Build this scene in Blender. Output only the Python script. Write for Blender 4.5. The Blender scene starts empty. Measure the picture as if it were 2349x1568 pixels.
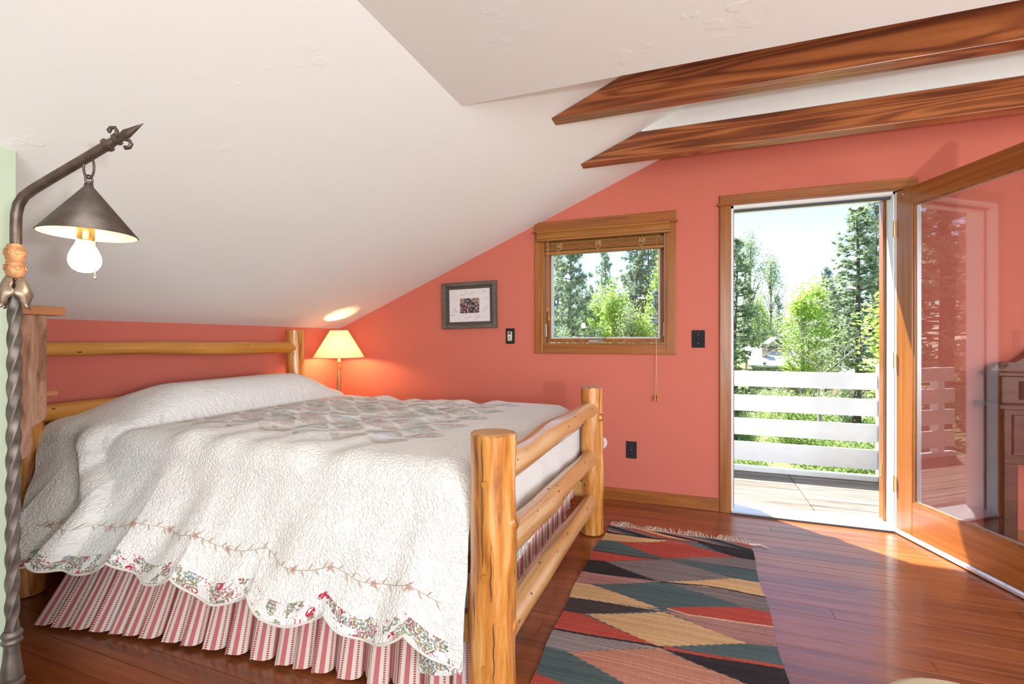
import bpy, math, random
import numpy as np
from mathutils import Matrix, Vector

random.seed(7)
RNG = np.random.default_rng(11)
PI = math.pi
sc = bpy.context.scene
COL = sc.collection

# ------------------------------------------------------------------ camera, sky, sun, lights, exposure
cam_d = bpy.data.cameras.new('camera')
cam_d.sensor_width = 36.0
cam_d.lens = 1107 / 2349 * 36
cam_d.shift_y = -0.0013
cam_d.clip_start = 0.02
cam_d.clip_end = 2000
cam = bpy.data.objects.new('camera', cam_d)
cam.location = (0, 0, 1.17)
cam.rotation_euler = (PI / 2, 0, math.radians(20.55))
COL.objects.link(cam)
sc.camera = cam

vs = sc.view_settings
vs.view_transform = 'Standard'
vs.look = 'None'
vs.exposure = 0.22
vs.gamma = 1.0
vs.use_curve_mapping = False

SUN_EL = math.radians(63)
SUN_DIR = Vector((0.784 * math.cos(SUN_EL), -0.62 * math.cos(SUN_EL), -math.sin(SUN_EL)))
world = bpy.data.worlds.new('sky_world')
sc.world = world
world.use_nodes = True
wn = world.node_tree.nodes
wl = world.node_tree.links
bg = wn['Background']
sky = wn.new('ShaderNodeTexSky')
sky.sky_type = 'NISHITA'
sky.sun_disc = False
sky.sun_elevation = SUN_EL
sky.sun_rotation = math.atan2(-SUN_DIR.x, -SUN_DIR.y)
sky.altitude = 2200
sky.air_density = 1.0
sky.dust_density = 2.5
wl.new(sky.outputs[0], bg.inputs[0])
bg.inputs[1].default_value = 0.35

sun_d = bpy.data.lights.new('sun', 'SUN')
sun_d.energy = 18.0
sun_d.angle = math.radians(0.6)
sun_d.color = (1.0, 0.95, 0.86)
sun_o = bpy.data.objects.new('sun', sun_d)
sun_o.rotation_euler = SUN_DIR.to_track_quat('-Z', 'Y').to_euler()
sun_o.location = (-8, 14, 20)
COL.objects.link(sun_o)


def area(name, loc, target, sx, sy, power, col):
    d = bpy.data.lights.new(name, 'AREA')
    d.shape = 'RECTANGLE'
    d.size = sx
    d.size_y = sy
    d.energy = power
    d.color = col
    o = bpy.data.objects.new(name, d)
    o.location = loc
    o.rotation_euler = (Vector(target) - Vector(loc)).to_track_quat('-Z', 'Y').to_euler()
    COL.objects.link(o)
    return o


# added area lights that fill the room from openings made for them
area('back_fill_light', (2.1, -2.9, 1.25), (0.8, 3.0, 3.4), 3.4, 1.9, 150, (0.88, 0.95, 1.0))
area('side_fill_light', (3.9, 0.6, 1.3), (-2.0, 1.2, 1.0), 2.2, 1.5, 45, (0.93, 0.97, 1.0))


# ------------------------------------------------------------------ material helpers
def new_mat(name):
    m = bpy.data.materials.new(name)
    m.use_nodes = True
    nt = m.node_tree
    return m, nt.nodes, nt.links, nt.nodes['Principled BSDF']


def c4(c):
    return (c[0], c[1], c[2], 1.0)


def flat(name, col, rough=0.5, metal=0.0, coat=0.0, spec=0.5, noise=0.0, nscale=30, bump=0.0):
    m, n, l, b = new_mat(name)
    b.inputs['Base Color'].default_value = c4(col)
    b.inputs['Roughness'].default_value = rough
    b.inputs['Metallic'].default_value = metal
    b.inputs['Coat Weight'].default_value = coat
    b.inputs['Specular IOR Level'].default_value = spec
    if noise or bump:
        tc = n.new('ShaderNodeTexCoord')
        nz = n.new('ShaderNodeTexNoise')
        nz.inputs['Scale'].default_value = nscale
        nz.inputs['Detail'].default_value = 6
        l.new(tc.outputs['Object'], nz.inputs['Vector'])
        if noise:
            r = n.new('ShaderNodeValToRGB')
            r.color_ramp.elements[0].position = 0.3
            r.color_ramp.elements[1].position = 0.7
            r.color_ramp.elements[0].color = c4([x * (1 - noise) for x in col])
            r.color_ramp.elements[1].color = c4([min(1, x * (1 + noise)) for x in col])
            l.new(nz.outputs['Fac'], r.inputs[0])
            l.new(r.outputs[0], b.inputs['Base Color'])
        if bump:
            bp = n.new('ShaderNodeBump')
            bp.inputs['Strength'].default_value = bump
            bp.inputs['Distance'].default_value = 0.01
            l.new(nz.outputs['Fac'], bp.inputs['Height'])
            l.new(bp.outputs[0], b.inputs['Normal'])
    return m


def wood(name, ramp, axis=0, along=1.5, cross=22.0, rough=0.35, coat=0.0, contour=0.0, bump=0.12, knots=0.0,
         knot_col=(0.05, 0.02, 0.01), vary=0.0, knot_scale=5.0):
    m, n, l, b = new_mat(name)
    tc = n.new('ShaderNodeTexCoord')
    oi = n.new('ShaderNodeObjectInfo')
    mul = n.new('ShaderNodeMath')
    mul.operation = 'MULTIPLY'
    mul.inputs[1].default_value = 53.0
    l.new(oi.outputs['Random'], mul.inputs[0])
    add = n.new('ShaderNodeVectorMath')
    add.operation = 'ADD'
    l.new(tc.outputs['Object'], add.inputs[0])
    l.new(mul.outputs[0], add.inputs[1])
    mp = n.new('ShaderNodeMapping')
    s = [cross, cross, cross]
    s[axis] = along
    mp.inputs['Scale'].default_value = s
    l.new(add.outputs[0], mp.inputs['Vector'])
    nz = n.new('ShaderNodeTexNoise')
    nz.inputs['Scale'].default_value = 1.0
    nz.inputs['Detail'].default_value = 2.0 if contour else 7.0
    nz.inputs['Roughness'].default_value = 0.45 if contour else 0.62
    nz.inputs['Distortion'].default_value = 0.5
    l.new(mp.outputs[0], nz.inputs['Vector'])
    fac = nz.outputs['Fac']
    if contour:
        m1 = n.new('ShaderNodeMath')
        m1.operation = 'MULTIPLY'
        m1.inputs[1].default_value = contour
        l.new(fac, m1.inputs[0])
        m2 = n.new('ShaderNodeMath')
        m2.operation = 'SINE'
        l.new(m1.outputs[0], m2.inputs[0])
        nf = n.new('ShaderNodeTexNoise')
        nf.inputs['Scale'].default_value = 3.0
        nf.inputs['Detail'].default_value = 6.0
        l.new(mp.outputs[0], nf.inputs['Vector'])
        m3 = n.new('ShaderNodeMath')
        m3.operation = 'MULTIPLY_ADD'
        m3.inputs[1].default_value = 0.20
        m3.inputs[2].default_value = 0.0
        l.new(m2.outputs[0], m3.inputs[0])
        m4 = n.new('ShaderNodeMath')
        m4.operation = 'ADD'
        l.new(m3.outputs[0], m4.inputs[0])
        l.new(nf.outputs['Fac'], m4.inputs[1])
        fac = m4.outputs[0]
    r = n.new('ShaderNodeValToRGB')
    el = r.color_ramp.elements
    while len(el) < len(ramp):
        el.new(0.5)
    for e, (p, c) in zip(el, ramp):
        e.position = p
        e.color = c4(c)
    l.new(fac, r.inputs[0])
    out = r.outputs[0]
    if knots:
        vo = n.new('ShaderNodeTexVoronoi')
        vo.inputs['Scale'].default_value = knot_scale
        ms = n.new('ShaderNodeMapping')
        s2 = [1.9, 1.9, 1.9]
        s2[axis] = 1.0
        ms.inputs['Scale'].default_value = s2
        l.new(add.outputs[0], ms.inputs['Vector'])
        l.new(ms.outputs[0], vo.inputs['Vector'])
        rr = n.new('ShaderNodeValToRGB')
        rr.color_ramp.elements[0].position = knots * 0.6
        rr.color_ramp.elements[0].color = (1, 1, 1, 1)
        rr.color_ramp.elements[1].position = knots
        rr.color_ramp.elements[1].color = (0, 0, 0, 1)
        l.new(vo.outputs['Distance'], rr.inputs[0])
        mx = n.new('ShaderNodeMixRGB')
        mx.inputs[2].default_value = c4(knot_col)
        l.new(rr.outputs[0], mx.inputs[0])
        l.new(out, mx.inputs[1])
        out = mx.outputs[0]
    if vary:
        hs = n.new('ShaderNodeHueSaturation')
        mr = n.new('ShaderNodeMapRange')
        mr.inputs['To Min'].default_value = 1 - vary
        mr.inputs['To Max'].default_value = 1 + vary
        l.new(oi.outputs['Random'], mr.inputs['Value'])
        l.new(mr.outputs[0], hs.inputs['Value'])
        l.new(out, hs.inputs['Color'])
        out = hs.outputs[0]
    l.new(out, b.inputs['Base Color'])
    b.inputs['Roughness'].default_value = rough
    b.inputs['Coat Weight'].default_value = coat
    b.inputs['Coat Roughness'].default_value = 0.12
    if bump:
        bp = n.new('ShaderNodeBump')
        bp.inputs['Strength'].default_value = bump
        bp.inputs['Distance'].default_value = 0.004
        l.new(fac, bp.inputs['Height'])
        l.new(bp.outputs[0], b.inputs['Normal'])
    return m


def plaster(name, col, strength=0.25):
    m, n, l, b = new_mat(name)
    b.inputs['Base Color'].default_value = c4(col)
    b.inputs['Roughness'].default_value = 0.75
    b.inputs['Specular IOR Level'].default_value = 0.25
    tc = n.new('ShaderNodeTexCoord')
    nz = n.new('ShaderNodeTexNoise')
    nz.inputs['Scale'].default_value = 16
    nz.inputs['Detail'].default_value = 3
    l.new(tc.outputs['Object'], nz.inputs['Vector'])
    r = n.new('ShaderNodeValToRGB')
    r.color_ramp.elements[0].position = 0.56
    r.color_ramp.elements[1].position = 0.62
    l.new(nz.outputs['Fac'], r.inputs[0])
    n2 = n.new('ShaderNodeTexNoise')
    n2.inputs['Scale'].default_value = 3
    n2.inputs['Detail'].default_value = 2
    l.new(tc.outputs['Object'], n2.inputs['Vector'])
    r2 = n.new('ShaderNodeValToRGB')
    r2.color_ramp.elements[0].position = 0.5
    r2.color_ramp.elements[1].position = 0.7
    l.new(n2.outputs['Fac'], r2.inputs[0])
    mu = n.new('ShaderNodeMath')
    mu.operation = 'MULTIPLY'
    l.new(r.outputs[0], mu.inputs[0])
    l.new(r2.outputs[0], mu.inputs[1])
    bp = n.new('ShaderNodeBump')
    bp.inputs['Strength'].default_value = strength
    bp.inputs['Distance'].default_value = 0.004
    l.new(mu.outputs[0], bp.inputs['Height'])
    l.new(bp.outputs[0], b.inputs['Normal'])
    return m


def glass(name, refl=1.0, tint=(0.97, 0.985, 0.98)):
    m = bpy.data.materials.new(name)
    m.use_nodes = True
    n, l = m.node_tree.nodes, m.node_tree.links
    n.remove(n['Principled BSDF'])
    out = n['Material Output']
    tr = n.new('ShaderNodeBsdfTransparent')
    tr.inputs[0].default_value = c4(tint)
    gl = n.new('ShaderNodeBsdfGlossy')
    gl.inputs['Roughness'].default_value = 0.0
    fr = n.new('ShaderNodeFresnel')
    ge = n.new('ShaderNodeNewGeometry')
    io = n.new('ShaderNodeMix')                     # same index from both sides of the thin pane
    io.inputs['A'].default_value = 1.5
    io.inputs['B'].default_value = 1 / 1.5
    l.new(ge.outputs['Backfacing'], io.inputs['Factor'])
    l.new(io.outputs['Result'], fr.inputs['IOR'])
    mu = n.new('ShaderNodeMath')
    mu.operation = 'MULTIPLY'
    mu.use_clamp = True
    mu.inputs[1].default_value = refl
    l.new(fr.outputs[0], mu.inputs[0])
    mx = n.new('ShaderNodeMixShader')
    l.new(mu.outputs[0], mx.inputs[0])
    l.new(tr.outputs[0], mx.inputs[1])
    l.new(gl.outputs[0], mx.inputs[2])
    l.new(mx.outputs[0], out.inputs[0])
    return m


def emit(name, col, strength):
    m, n, l, b = new_mat(name)
    b.inputs['Base Color'].default_value = c4(col)
    b.inputs['Emission Color'].default_value = c4(col)
    b.inputs['Emission Strength'].default_value = strength
    return m


def leafmat(name, col, col2, transl=0.5):
    m = bpy.data.materials.new(name)
    m.use_nodes = True
    n, l = m.node_tree.nodes, m.node_tree.links
    n.remove(n['Principled BSDF'])
    out = n['Material Output']
    tc = n.new('ShaderNodeTexCoord')
    nz = n.new('ShaderNodeTexNoise')
    nz.inputs['Scale'].default_value = 1.4
    nz.inputs['Detail'].default_value = 5
    l.new(tc.outputs['Object'], nz.inputs['Vector'])
    r = n.new('ShaderNodeValToRGB')
    r.color_ramp.elements[0].position = 0.35
    r.color_ramp.elements[1].position = 0.65
    r.color_ramp.elements[0].color = c4(col)
    r.color_ramp.elements[1].color = c4(col2)
    l.new(nz.outputs['Fac'], r.inputs[0])
    d = n.new('ShaderNodeBsdfDiffuse')
    t = n.new('ShaderNodeBsdfTranslucent')
    l.new(r.outputs[0], d.inputs[0])
    l.new(r.outputs[0], t.inputs[0])
    mx = n.new('ShaderNodeMixShader')
    mx.inputs[0].default_value = transl
    l.new(d.outputs[0], mx.inputs[1])
    l.new(t.outputs[0], mx.inputs[2])
    l.new(mx.outputs[0], out.inputs[0])
    return m


M = {}
M['ceiling'] = plaster('ceiling_plaster', (0.87, 0.89, 0.885), 0.2)
M['red'] = plaster('coral_paint', (0.60, 0.165, 0.118), 0.10)
M['mint'] = plaster('mint_paint', (0.46, 0.55, 0.42), 0.10)
M['white'] = flat('white_paint', (0.82, 0.83, 0.84), 0.45)
M['rail_white'] = flat('white_rail_paint', (0.80, 0.83, 0.88), 0.55, noise=0.03, nscale=9)
M['alu'] = flat('aluminium', (0.75, 0.80, 0.86), 0.35, 0.6)
M['seal'] = flat('dark_seal', (0.05, 0.055, 0.06), 0.6)
M['floor'] = wood('floor_boards', [(0.25, (0.12, 0.027, 0.008)), (0.5, (0.26, 0.068, 0.018)), (0.75, (0.37, 0.11, 0.032))], 0, 1.6, 30,
                  0.30, 0.35, bump=0.05, vary=0.22)
M['siding_out'] = flat('outside_siding', (0.30, 0.27, 0.24), 0.7, noise=0.08, nscale=6)
M['subfloor'] = flat('subfloor_dark', (0.02, 0.008, 0.004), 0.9)
M['beam'] = wood('beam_fir', [(0.22, (0.14, 0.032, 0.009)), (0.5, (0.31, 0.083, 0.021)), (0.78, (0.44, 0.145, 0.04))], 0, 0.55, 8.0, 0.38, 0.25,
                 contour=75, bump=0.03, knots=0.05, knot_scale=1.6)
M['trim'] = wood('casing_fir', [(0.3, (0.20, 0.060, 0.009)), (0.55, (0.34, 0.115, 0.015)), (0.8, (0.45, 0.17, 0.028))], 2, 1.5, 26, 0.35, 0.2, bump=0.05)
M['trimx'] = wood('casing_fir_flat', [(0.3, (0.20, 0.056, 0.010)), (0.55, (0.34, 0.110, 0.018)), (0.8, (0.45, 0.16, 0.030))], 0, 1.5, 26, 0.35, 0.2, bump=0.05)
M['leaf_v'] = wood('door_fir_upright', [(0.3, (0.29, 0.088, 0.014)), (0.55, (0.40, 0.140, 0.027)), (0.8, (0.49, 0.20, 0.05))], 2, 1.2, 40, 0.3, 0.35, bump=0.03)
M['leaf_h'] = wood('door_fir_rail', [(0.3, (0.27, 0.078, 0.014)), (0.55, (0.38, 0.125, 0.025)), (0.8, (0.48, 0.19, 0.048))], 0, 1.2, 40, 0.3, 0.35, bump=0.03)
LOGR = [(0.30, (0.13, 0.060, 0.026)), (0.40, (0.40, 0.135, 0.022)), (0.52, (0.58, 0.235, 0.045)), (0.68, (0.70, 0.40, 0.15))]
M['log_v'] = wood('log_upright', LOGR, 2, 3.2, 30, 0.3, 0.35, bump=0.2, knots=0.12, knot_scale=9)
RAILR = [(0.22, (0.42, 0.20, 0.06)), (0.5, (0.60, 0.32, 0.115)), (0.8, (0.70, 0.42, 0.18))]
M['log_y'] = wood('log_rail_side', RAILR, 1, 1.8, 16, 0.28, 0.4, bump=0.08, knots=0.15, knot_scale=13)
LOGH = [(0.22, (0.36, 0.13, 0.02)), (0.5, (0.54, 0.235, 0.035)), (0.8, (0.64, 0.32, 0.07))]
M['log_h'] = wood('log_headboard', LOGH, 1, 1.8, 16, 0.28, 0.4, bump=0.08, knots=0.10, knot_scale=9)
M['plug'] = wood('plug_wood', [(0.3, (0.42, 0.17, 0.03)), (0.7, (0.58, 0.26, 0.05))], 0, 8, 20, 0.35)
M['knot_dark'] = flat('dark_check', (0.07, 0.03, 0.015), 0.8)
M['log_end'] = wood('log_end_grain', [(0.3, (0.42, 0.21, 0.08)), (0.7, (0.58, 0.33, 0.15))], 0, 12, 12, 0.45)
M['rail_board'] = wood('side_rail_board', [(0.3, (0.40, 0.19, 0.05)), (0.7, (0.58, 0.31, 0.10))], 0, 1.5, 20, 0.4)
M['barn'] = wood('barn_wood', [(0.32, (0.13, 0.055, 0.026)), (0.5, (0.33, 0.17, 0.10)), (0.68, (0.46, 0.30, 0.21))], 2, 5.0, 40, 0.8, 0, bump=0.3)
M['barn_cap'] = wood('barn_wood_cap', [(0.3, (0.30, 0.10, 0.035)), (0.7, (0.52, 0.22, 0.09))], 1, 2, 25, 0.75, bump=0.2)
M['iron'] = flat('iron_bronze', (0.115, 0.085, 0.07), 0.42, 0.75, noise=0.35, nscale=40)
M['iron_twist'] = flat('iron_twisted', (0.125, 0.105, 0.088), 0.45, 0.6, noise=0.45, nscale=28)
M['rose'] = flat('copper_rose', (0.42, 0.20, 0.09), 0.5, 0.45, noise=0.25, nscale=60)
M['leaf_metal'] = flat('bronze_leaf', (0.26, 0.20, 0.15), 0.38, 0.75, noise=0.25, nscale=40)
M['cone'] = flat('cone_shade_metal', (0.11, 0.085, 0.07), 0.45, 0.6, noise=0.25, nscale=30)
M['cone_in'] = flat('cone_inner', (0.62, 0.50, 0.34), 0.5, 0.2, noise=0.2, nscale=50)
M['brass'] = flat('brass', (0.70, 0.45, 0.18), 0.3, 0.9)
M['black'] = flat('black_iron', (0.018, 0.018, 0.02), 0.5, 0.4, noise=0.3, nscale=60)
M['plate'] = flat('dark_embossed_plate', (0.035, 0.037, 0.045), 0.45, 0.5, noise=0.6, nscale=220, bump=0.9)
M['cream_plastic'] = flat('cream_plastic', (0.70, 0.65, 0.55), 0.45)
M['lcd'] = flat('lcd', (0.10, 0.12, 0.08), 0.3)
M['frame_wood'] = wood('grey_barn_frame', [(0.3, (0.075, 0.062, 0.052)), (0.7, (0.17, 0.135, 0.105))], 0, 4, 30, 0.75)
M['mat_dark'] = flat('dark_mat', (0.085, 0.07, 0.062), 0.8, noise=0.15, nscale=120)
M['mat_white'] = flat('white_mat', (0.74, 0.70, 0.70), 0.8)
M['ink'] = flat('ink', (0.09, 0.085, 0.10), 0.8)
M['cord'] = flat('cord', (0.66, 0.48, 0.27), 0.8)
M['tassel'] = flat('tassel_wood', (0.48, 0.22, 0.05), 0.4)
M['blind'] = wood('blind_slat', [(0.3, (0.24, 0.085, 0.014)), (0.6, (0.38, 0.15, 0.025)), (0.8, (0.46, 0.20, 0.045))], 0, 2, 60, 0.4)
M['pewter'] = flat('pewter', (0.40, 0.37, 0.33), 0.4, 0.7)
M['gasket'] = flat('sash_gasket', (0.62, 0.60, 0.57), 0.6)
M['pane'] = glass('window_glass', 1.0, (0.93, 0.965, 0.985))
M['door_pane'] = glass('door_glass', 1.8, (0.90, 0.89, 0.89))
M['deck'] = wood('deck_weathered', [(0.3, (0.035, 0.026, 0.020)), (0.5, (0.15, 0.125, 0.105)), (0.75, (0.30, 0.27, 0.245))], 0, 1.6, 34, 0.8, bump=0.4, vary=0.15)
M['desk'] = wood('dark_walnut', [(0.3, (0.035, 0.012, 0.006)), (0.7, (0.13, 0.045, 0.018))], 0, 3, 24, 0.35, 0.3)
M['stool'] = flat('cream_upholstery', (0.66, 0.55, 0.38), 0.9, bump=0.3, nscale=220)
M['fringe'] = flat('fringe_wool', (0.66, 0.58, 0.48), 0.9)
M['lamp_wood'] = wood('turned_maple', [(0.3, (0.42, 0.19, 0.05)), (0.7, (0.56, 0.29, 0.09))], 2, 3, 30, 0.35, 0.3)
M['candle'] = flat('candle_tube', (0.75, 0.68, 0.55), 0.5)
M['mattress'] = flat('mattress_fabric', (0.72, 0.70, 0.68), 0.9)


# ------------------------------------------------------------------ mesh helpers
class MB:
    def __init__(self):
        self.v, self.f = [], []

    def add(self, v, f):
        o = len(self.v)
        self.v += [tuple(p) for p in v]
        self.f += [tuple(i + o for i in q) for q in f]
        return self

    def box(self, x0, x1, y0, y1, z0, z1):
        return self.add([(x0, y0, z0), (x1, y0, z0), (x1, y1, z0), (x0, y1, z0), (x0, y0, z1), (x1, y0, z1), (x1, y1, z1), (x0, y1, z1)],
                        [(0, 3, 2, 1), (4, 5, 6, 7), (0, 1, 5, 4), (1, 2, 6, 5), (2, 3, 7, 6), (3, 0, 4, 7)])

    def prism(self, poly, axis, a, b):
        """poly: 2d points in the two other axes (in x,y,z order), extruded along axis from a to b"""
        def mk(p, t):
            q = list(p)
            q.insert(axis, t)
            return q
        k = len(poly)
        v = [mk(p, a) for p in poly] + [mk(p, b) for p in poly]
        f = [tuple(range(k)), tuple(range(2 * k - 1, k - 1, -1))]
        f += [(i, i + k, (i + 1) % k + k, (i + 1) % k) for i in range(k)]
        return self.add(v, f)

    def tube(self, pts, rad, n=10, caps=True, closed=False, squash=None):
        pts = [Vector(p) for p in pts]
        k = len(pts)
        if not hasattr(rad, '__len__'):
            rad = [rad] * k
        v, f = [], []
        nrm = None
        for i in range(k):
            if closed:
                t = pts[(i + 1) % k] - pts[i - 1]
            else:
                t = pts[min(i + 1, k - 1)] - pts[max(i - 1, 0)]
            t.normalize()
            if nrm is None:
                up = Vector((0, 0, 1)) if abs(t.z) < 0.9 else Vector((1, 0, 0))
                nrm = (up - t * up.dot(t)).normalized()
            else:
                nrm = (nrm - t * nrm.dot(t))
                nrm.normalize()
            bn = t.cross(nrm)
            for j in range(n):
                a = 2 * PI * j / n
                v.append(pts[i] + (nrm * math.cos(a) + bn * math.sin(a) * (squash or 1)) * rad[i])
        rng = k if closed else k - 1
        for i in range(rng):
            for j in range(n):
                i2 = (i + 1) % k
                f.append((i * n + j, i * n + (j + 1) % n, i2 * n + (j + 1) % n, i2 * n + j))
        if caps and not closed:
            f.append(tuple(range(n - 1, -1, -1)))
            f.append(tuple((k - 1) * n + j for j in range(n)))
        return self.add(v, f)

    def lathe(self, prof, c, n=24, caps=True):
        v, f = [], []
        for r, z in prof:
            for j in range(n):
                a = 2 * PI * j / n
                v.append((c[0] + r * math.cos(a), c[1] + r * math.sin(a), c[2] + z))
        for i in range(len(prof) - 1):
            for j in range(n):
                f.append((i * n + j, i * n + (j + 1) % n, (i + 1) * n + (j + 1) % n, (i + 1) * n + j))
        if caps:
            f.append(tuple(range(n - 1, -1, -1)))
            f.append(tuple((len(prof) - 1) * n + j for j in range(n)))
        return self.add(v, f)

    def ball(self, c, r, n=10, sz=1.0):
        return self.lathe([(r * math.sin(PI * i / n) + 1e-4, -r * sz * math.cos(PI * i / n)) for i in range(n + 1)], c, n)


def root_offset(p):
    o = Vector((0, 0, 0))
    while p is not None:
        o += p.location
        p = p.parent
    return o


def part(name, mb, mat, parent=None, smooth=False, bevel=0.0, local=False, kind=None, label=None):
    me = bpy.data.meshes.new(name)
    v = mb.v
    if parent is not None and not local:
        o = root_offset(parent)
        v = [(p[0] - o.x, p[1] - o.y, p[2] - o.z) for p in v]
    me.from_pydata(v, [], mb.f)
    me.materials.append(mat)
    if smooth:
        me.shade_smooth()
        if smooth != 'all':
            me.set_sharp_from_angle(angle=math.radians(45))
    me.update()
    ob = bpy.data.objects.new(name, me)
    COL.objects.link(ob)
    ob.parent = parent
    if bevel:
        bv = ob.modifiers.new('edge', 'BEVEL')
        bv.width = bevel
        bv.segments = 2
        bv.limit_method = 'ANGLE'
    if kind:
        ob['kind'] = kind
    if label:
        ob['label'] = label
    return ob


def thing(name, label, cat, loc=(0, 0, 0), rotz=0.0, group=None, kind=None):
    o = bpy.data.objects.new(name, None)
    o.empty_display_size = 0.1
    COL.objects.link(o)
    o.location = loc
    o.rotation_euler = (0, 0, rotz)
    return tag(o, label, cat, group, kind)


def tag(o, label, cat, group=None, kind=None):
    o['label'] = label
    o['category'] = cat
    if group:
        o['group'] = group
    if kind:
        o['kind'] = kind
    return o


def raw_mesh(name, V, Fq, mat, smooth=True, uv=None, colors=None, cname='pattern'):
    """numpy mesh. V (n,3), Fq (m,k) all same size faces"""
    V = np.asarray(V, dtype=np.float32)
    Fq = np.asarray(Fq, dtype=np.int32)
    m, k = Fq.shape
    me = bpy.data.meshes.new(name)
    me.vertices.add(len(V))
    me.vertices.foreach_set('co', V.ravel())
    me.loops.add(m * k)
    me.loops.foreach_set('vertex_index', Fq.ravel())
    me.polygons.add(m)
    me.polygons.foreach_set('loop_start', np.arange(0, m * k, k, dtype=np.int32))
    me.polygons.foreach_set('loop_total', np.full(m, k, dtype=np.int32))
    me.polygons.foreach_set('use_smooth', np.full(m, bool(smooth)))
    me.update(calc_edges=True)
    if uv is not None:
        ul = me.uv_layers.new(name='UVMap')
        ul.data.foreach_set('uv', np.asarray(uv, dtype=np.float32)[Fq.ravel()].ravel())
    if colors is not None:
        dom = 'FACE' if len(colors) == m and len(colors) != len(V) else 'POINT'
        at = me.attributes.new(cname, 'FLOAT_COLOR', dom)
        at.data.foreach_set('color', np.asarray(colors, dtype=np.float32).ravel())
    me.materials.append(mat)
    me.validate()
    return me


def link(name, me, parent=None, off=True):
    ob = bpy.data.objects.new(name, me)
    COL.objects.link(ob)
    if parent is not None:
        ob.parent = parent
        if off:
            o = root_offset(parent)
            ob.location = (-o.x, -o.y, -o.z)
    return ob


def grid_faces(nu, nv):
    i, j = np.meshgrid(np.arange(nu - 1), np.arange(nv - 1), indexing='ij')
    a = (i * nv + j).ravel()
    return np.stack([a, a + nv, a + nv + 1, a + 1], 1)


def sstep(a, b, x):
    t = np.clip((x - a) / (b - a), 0, 1)
    return t * t * (3 - 2 * t)


# ------------------------------------------------------------------ the room
YG = 3.60            # inside face of the gable wall
XK = -3.04           # inside face of the knee wall
XR = 4.0
YB = -3.0


def roof(x):
    return 2.557 + 0.42 * x


def gable_top(x):
    return min(roof(x), 2.47)


WX0, WX1, WZ0, WZ1 = -1.09, -0.176, 1.138, 1.985       # window opening
DX0, DX1, DZ1 = 0.245, 1.160, 2.085                    # door opening
g = MB()
XT = (2.47 - 2.557) / 0.42


def col(x0, x1, z0a, z0b, z1a, z1b):
    g.prism([(x0, z0a), (x1, z0b), (x1, z1b), (x0, z1a)], 1, YG, YG + 0.15)


col(XK - 0.1, WX0, 0, 0, gable_top(XK - 0.1), gable_top(WX0))
col(WX0, WX1, 0, 0, WZ0, WZ0)
col(WX0, XT, WZ1, WZ1, gable_top(WX0), 2.47)
col(XT, WX1, WZ1, WZ1, 2.47, 2.47)
col(WX1, DX0, 0, 0, 2.47, 2.47)
col(DX0, DX1, DZ1, DZ1, 2.47, 2.47)
col(DX1, XR + 0.1, 0, 0, 2.47, 2.47)
tag(part('wall_gable', g, M['red']), 'coral red gable wall with the window and the open doorway', 'wall', kind='structure')
ew = MB()
for (x0, x1, z0, z1) in ((XK - 0.1, WX0, -0.3, 2.6), (WX0, WX1, -0.3, WZ0), (WX0, WX1, WZ1, 2.6), (WX1, DX0, -0.3, 2.6), (DX0, DX1, DZ1, 2.6), (DX1 + 0.012, XR + 0.1, -0.3, 2.6)):
    ew.box(x0, x1, YG + 0.1505, YG + 0.168, z0, z1)
tag(part('wall_outside', ew, M['siding_out']), 'outside siding added on the gable wall to cut its red bounce', 'wall', kind='structure')  # outer sheet added to keep red bounce off the railing
tag(part('wall_left', MB().box(XK - 0.1, XK, 0.845, YG, -0.02, roof(XK)), M['red']), 'low coral red knee wall behind the log headboard', 'wall', kind='structure')
mw = MB().prism([(XK, -0.02), (-1.93, -0.02), (-1.93, roof(-1.93)), (XK, roof(XK))], 1, YB, 0.845)
tag(part('wall_alcove', mw, M['mint']), 'mint green wall end beside the iron floor lamp', 'wall', kind='structure')
wr = MB().box(XR, XR + 0.1, YB, -0.55, -0.02, 2.3).box(XR, XR + 0.1, 1.75, YG, -0.02, 2.3).box(XR, XR + 0.1, -0.55, 1.75, -0.02, 0.5).box(XR, XR + 0.1, -0.55, 1.75, 2.1, 2.3)
tag(part('wall_right', wr, M['red']), 'coral red wall at the far side of the room', 'wall', kind='structure')
bw = MB().box(-1.93, 0.35, YB - 0.1, YB, 0, 2.169).box(3.85, XR, YB - 0.1, YB, 0, 2.169)  # gap left for the added back fill light
tag(part('wall_back', bw, M['red']), 'coral red back wall beside an opening added for the fill light', 'wall', kind='structure')

# sloped ceiling: main slope, its continuation over the beam recess, flat ceiling, recess faces
cs = MB()
T = 0.12


def slope(x0, x1, y0, y1):
    cs.prism([(x0, roof(x0)), (x1, roof(x1)), (x1, roof(x1) + T), (x0, roof(x0) + T)], 1, y0, y1)


XF = (2.169 - 2.557) / 0.42
slope(XK - 0.1, XF, YB, YG + 0.15)
slope(XK - 0.1, XT, YG + 0.17, YG + 0.55)          # unseen roof edge, added to keep the sun out of the window
slope(XF, 0.62, 1.85, 2.995)
slope(XF, XT, 2.995, YG + 0.15)
tag(part('ceiling', cs, M['ceiling']), 'white plastered sloping ceiling over the bed', 'ceiling', kind='structure')
tag(part('ceiling', MB().box(XF, XR + 0.1, YB, 1.85, 2.169, 2.29), M['ceiling']), 'flat white ceiling panel above the room', 'ceiling', kind='structure')
rec = MB().box(-0.29, XR + 0.1, 2.995, 3.075, 2.428, 2.47)
rec.box(XT, XR + 0.1, 2.995, YG + 0.15, 2.47, 2.95)
rec.box(0.62, XR + 0.1, 1.85, 2.995, roof(0.62), roof(0.62) + T)
rec.box(XF + 0.3, XR + 0.1, 1.73, 1.85, 2.29, 2.95)
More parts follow.
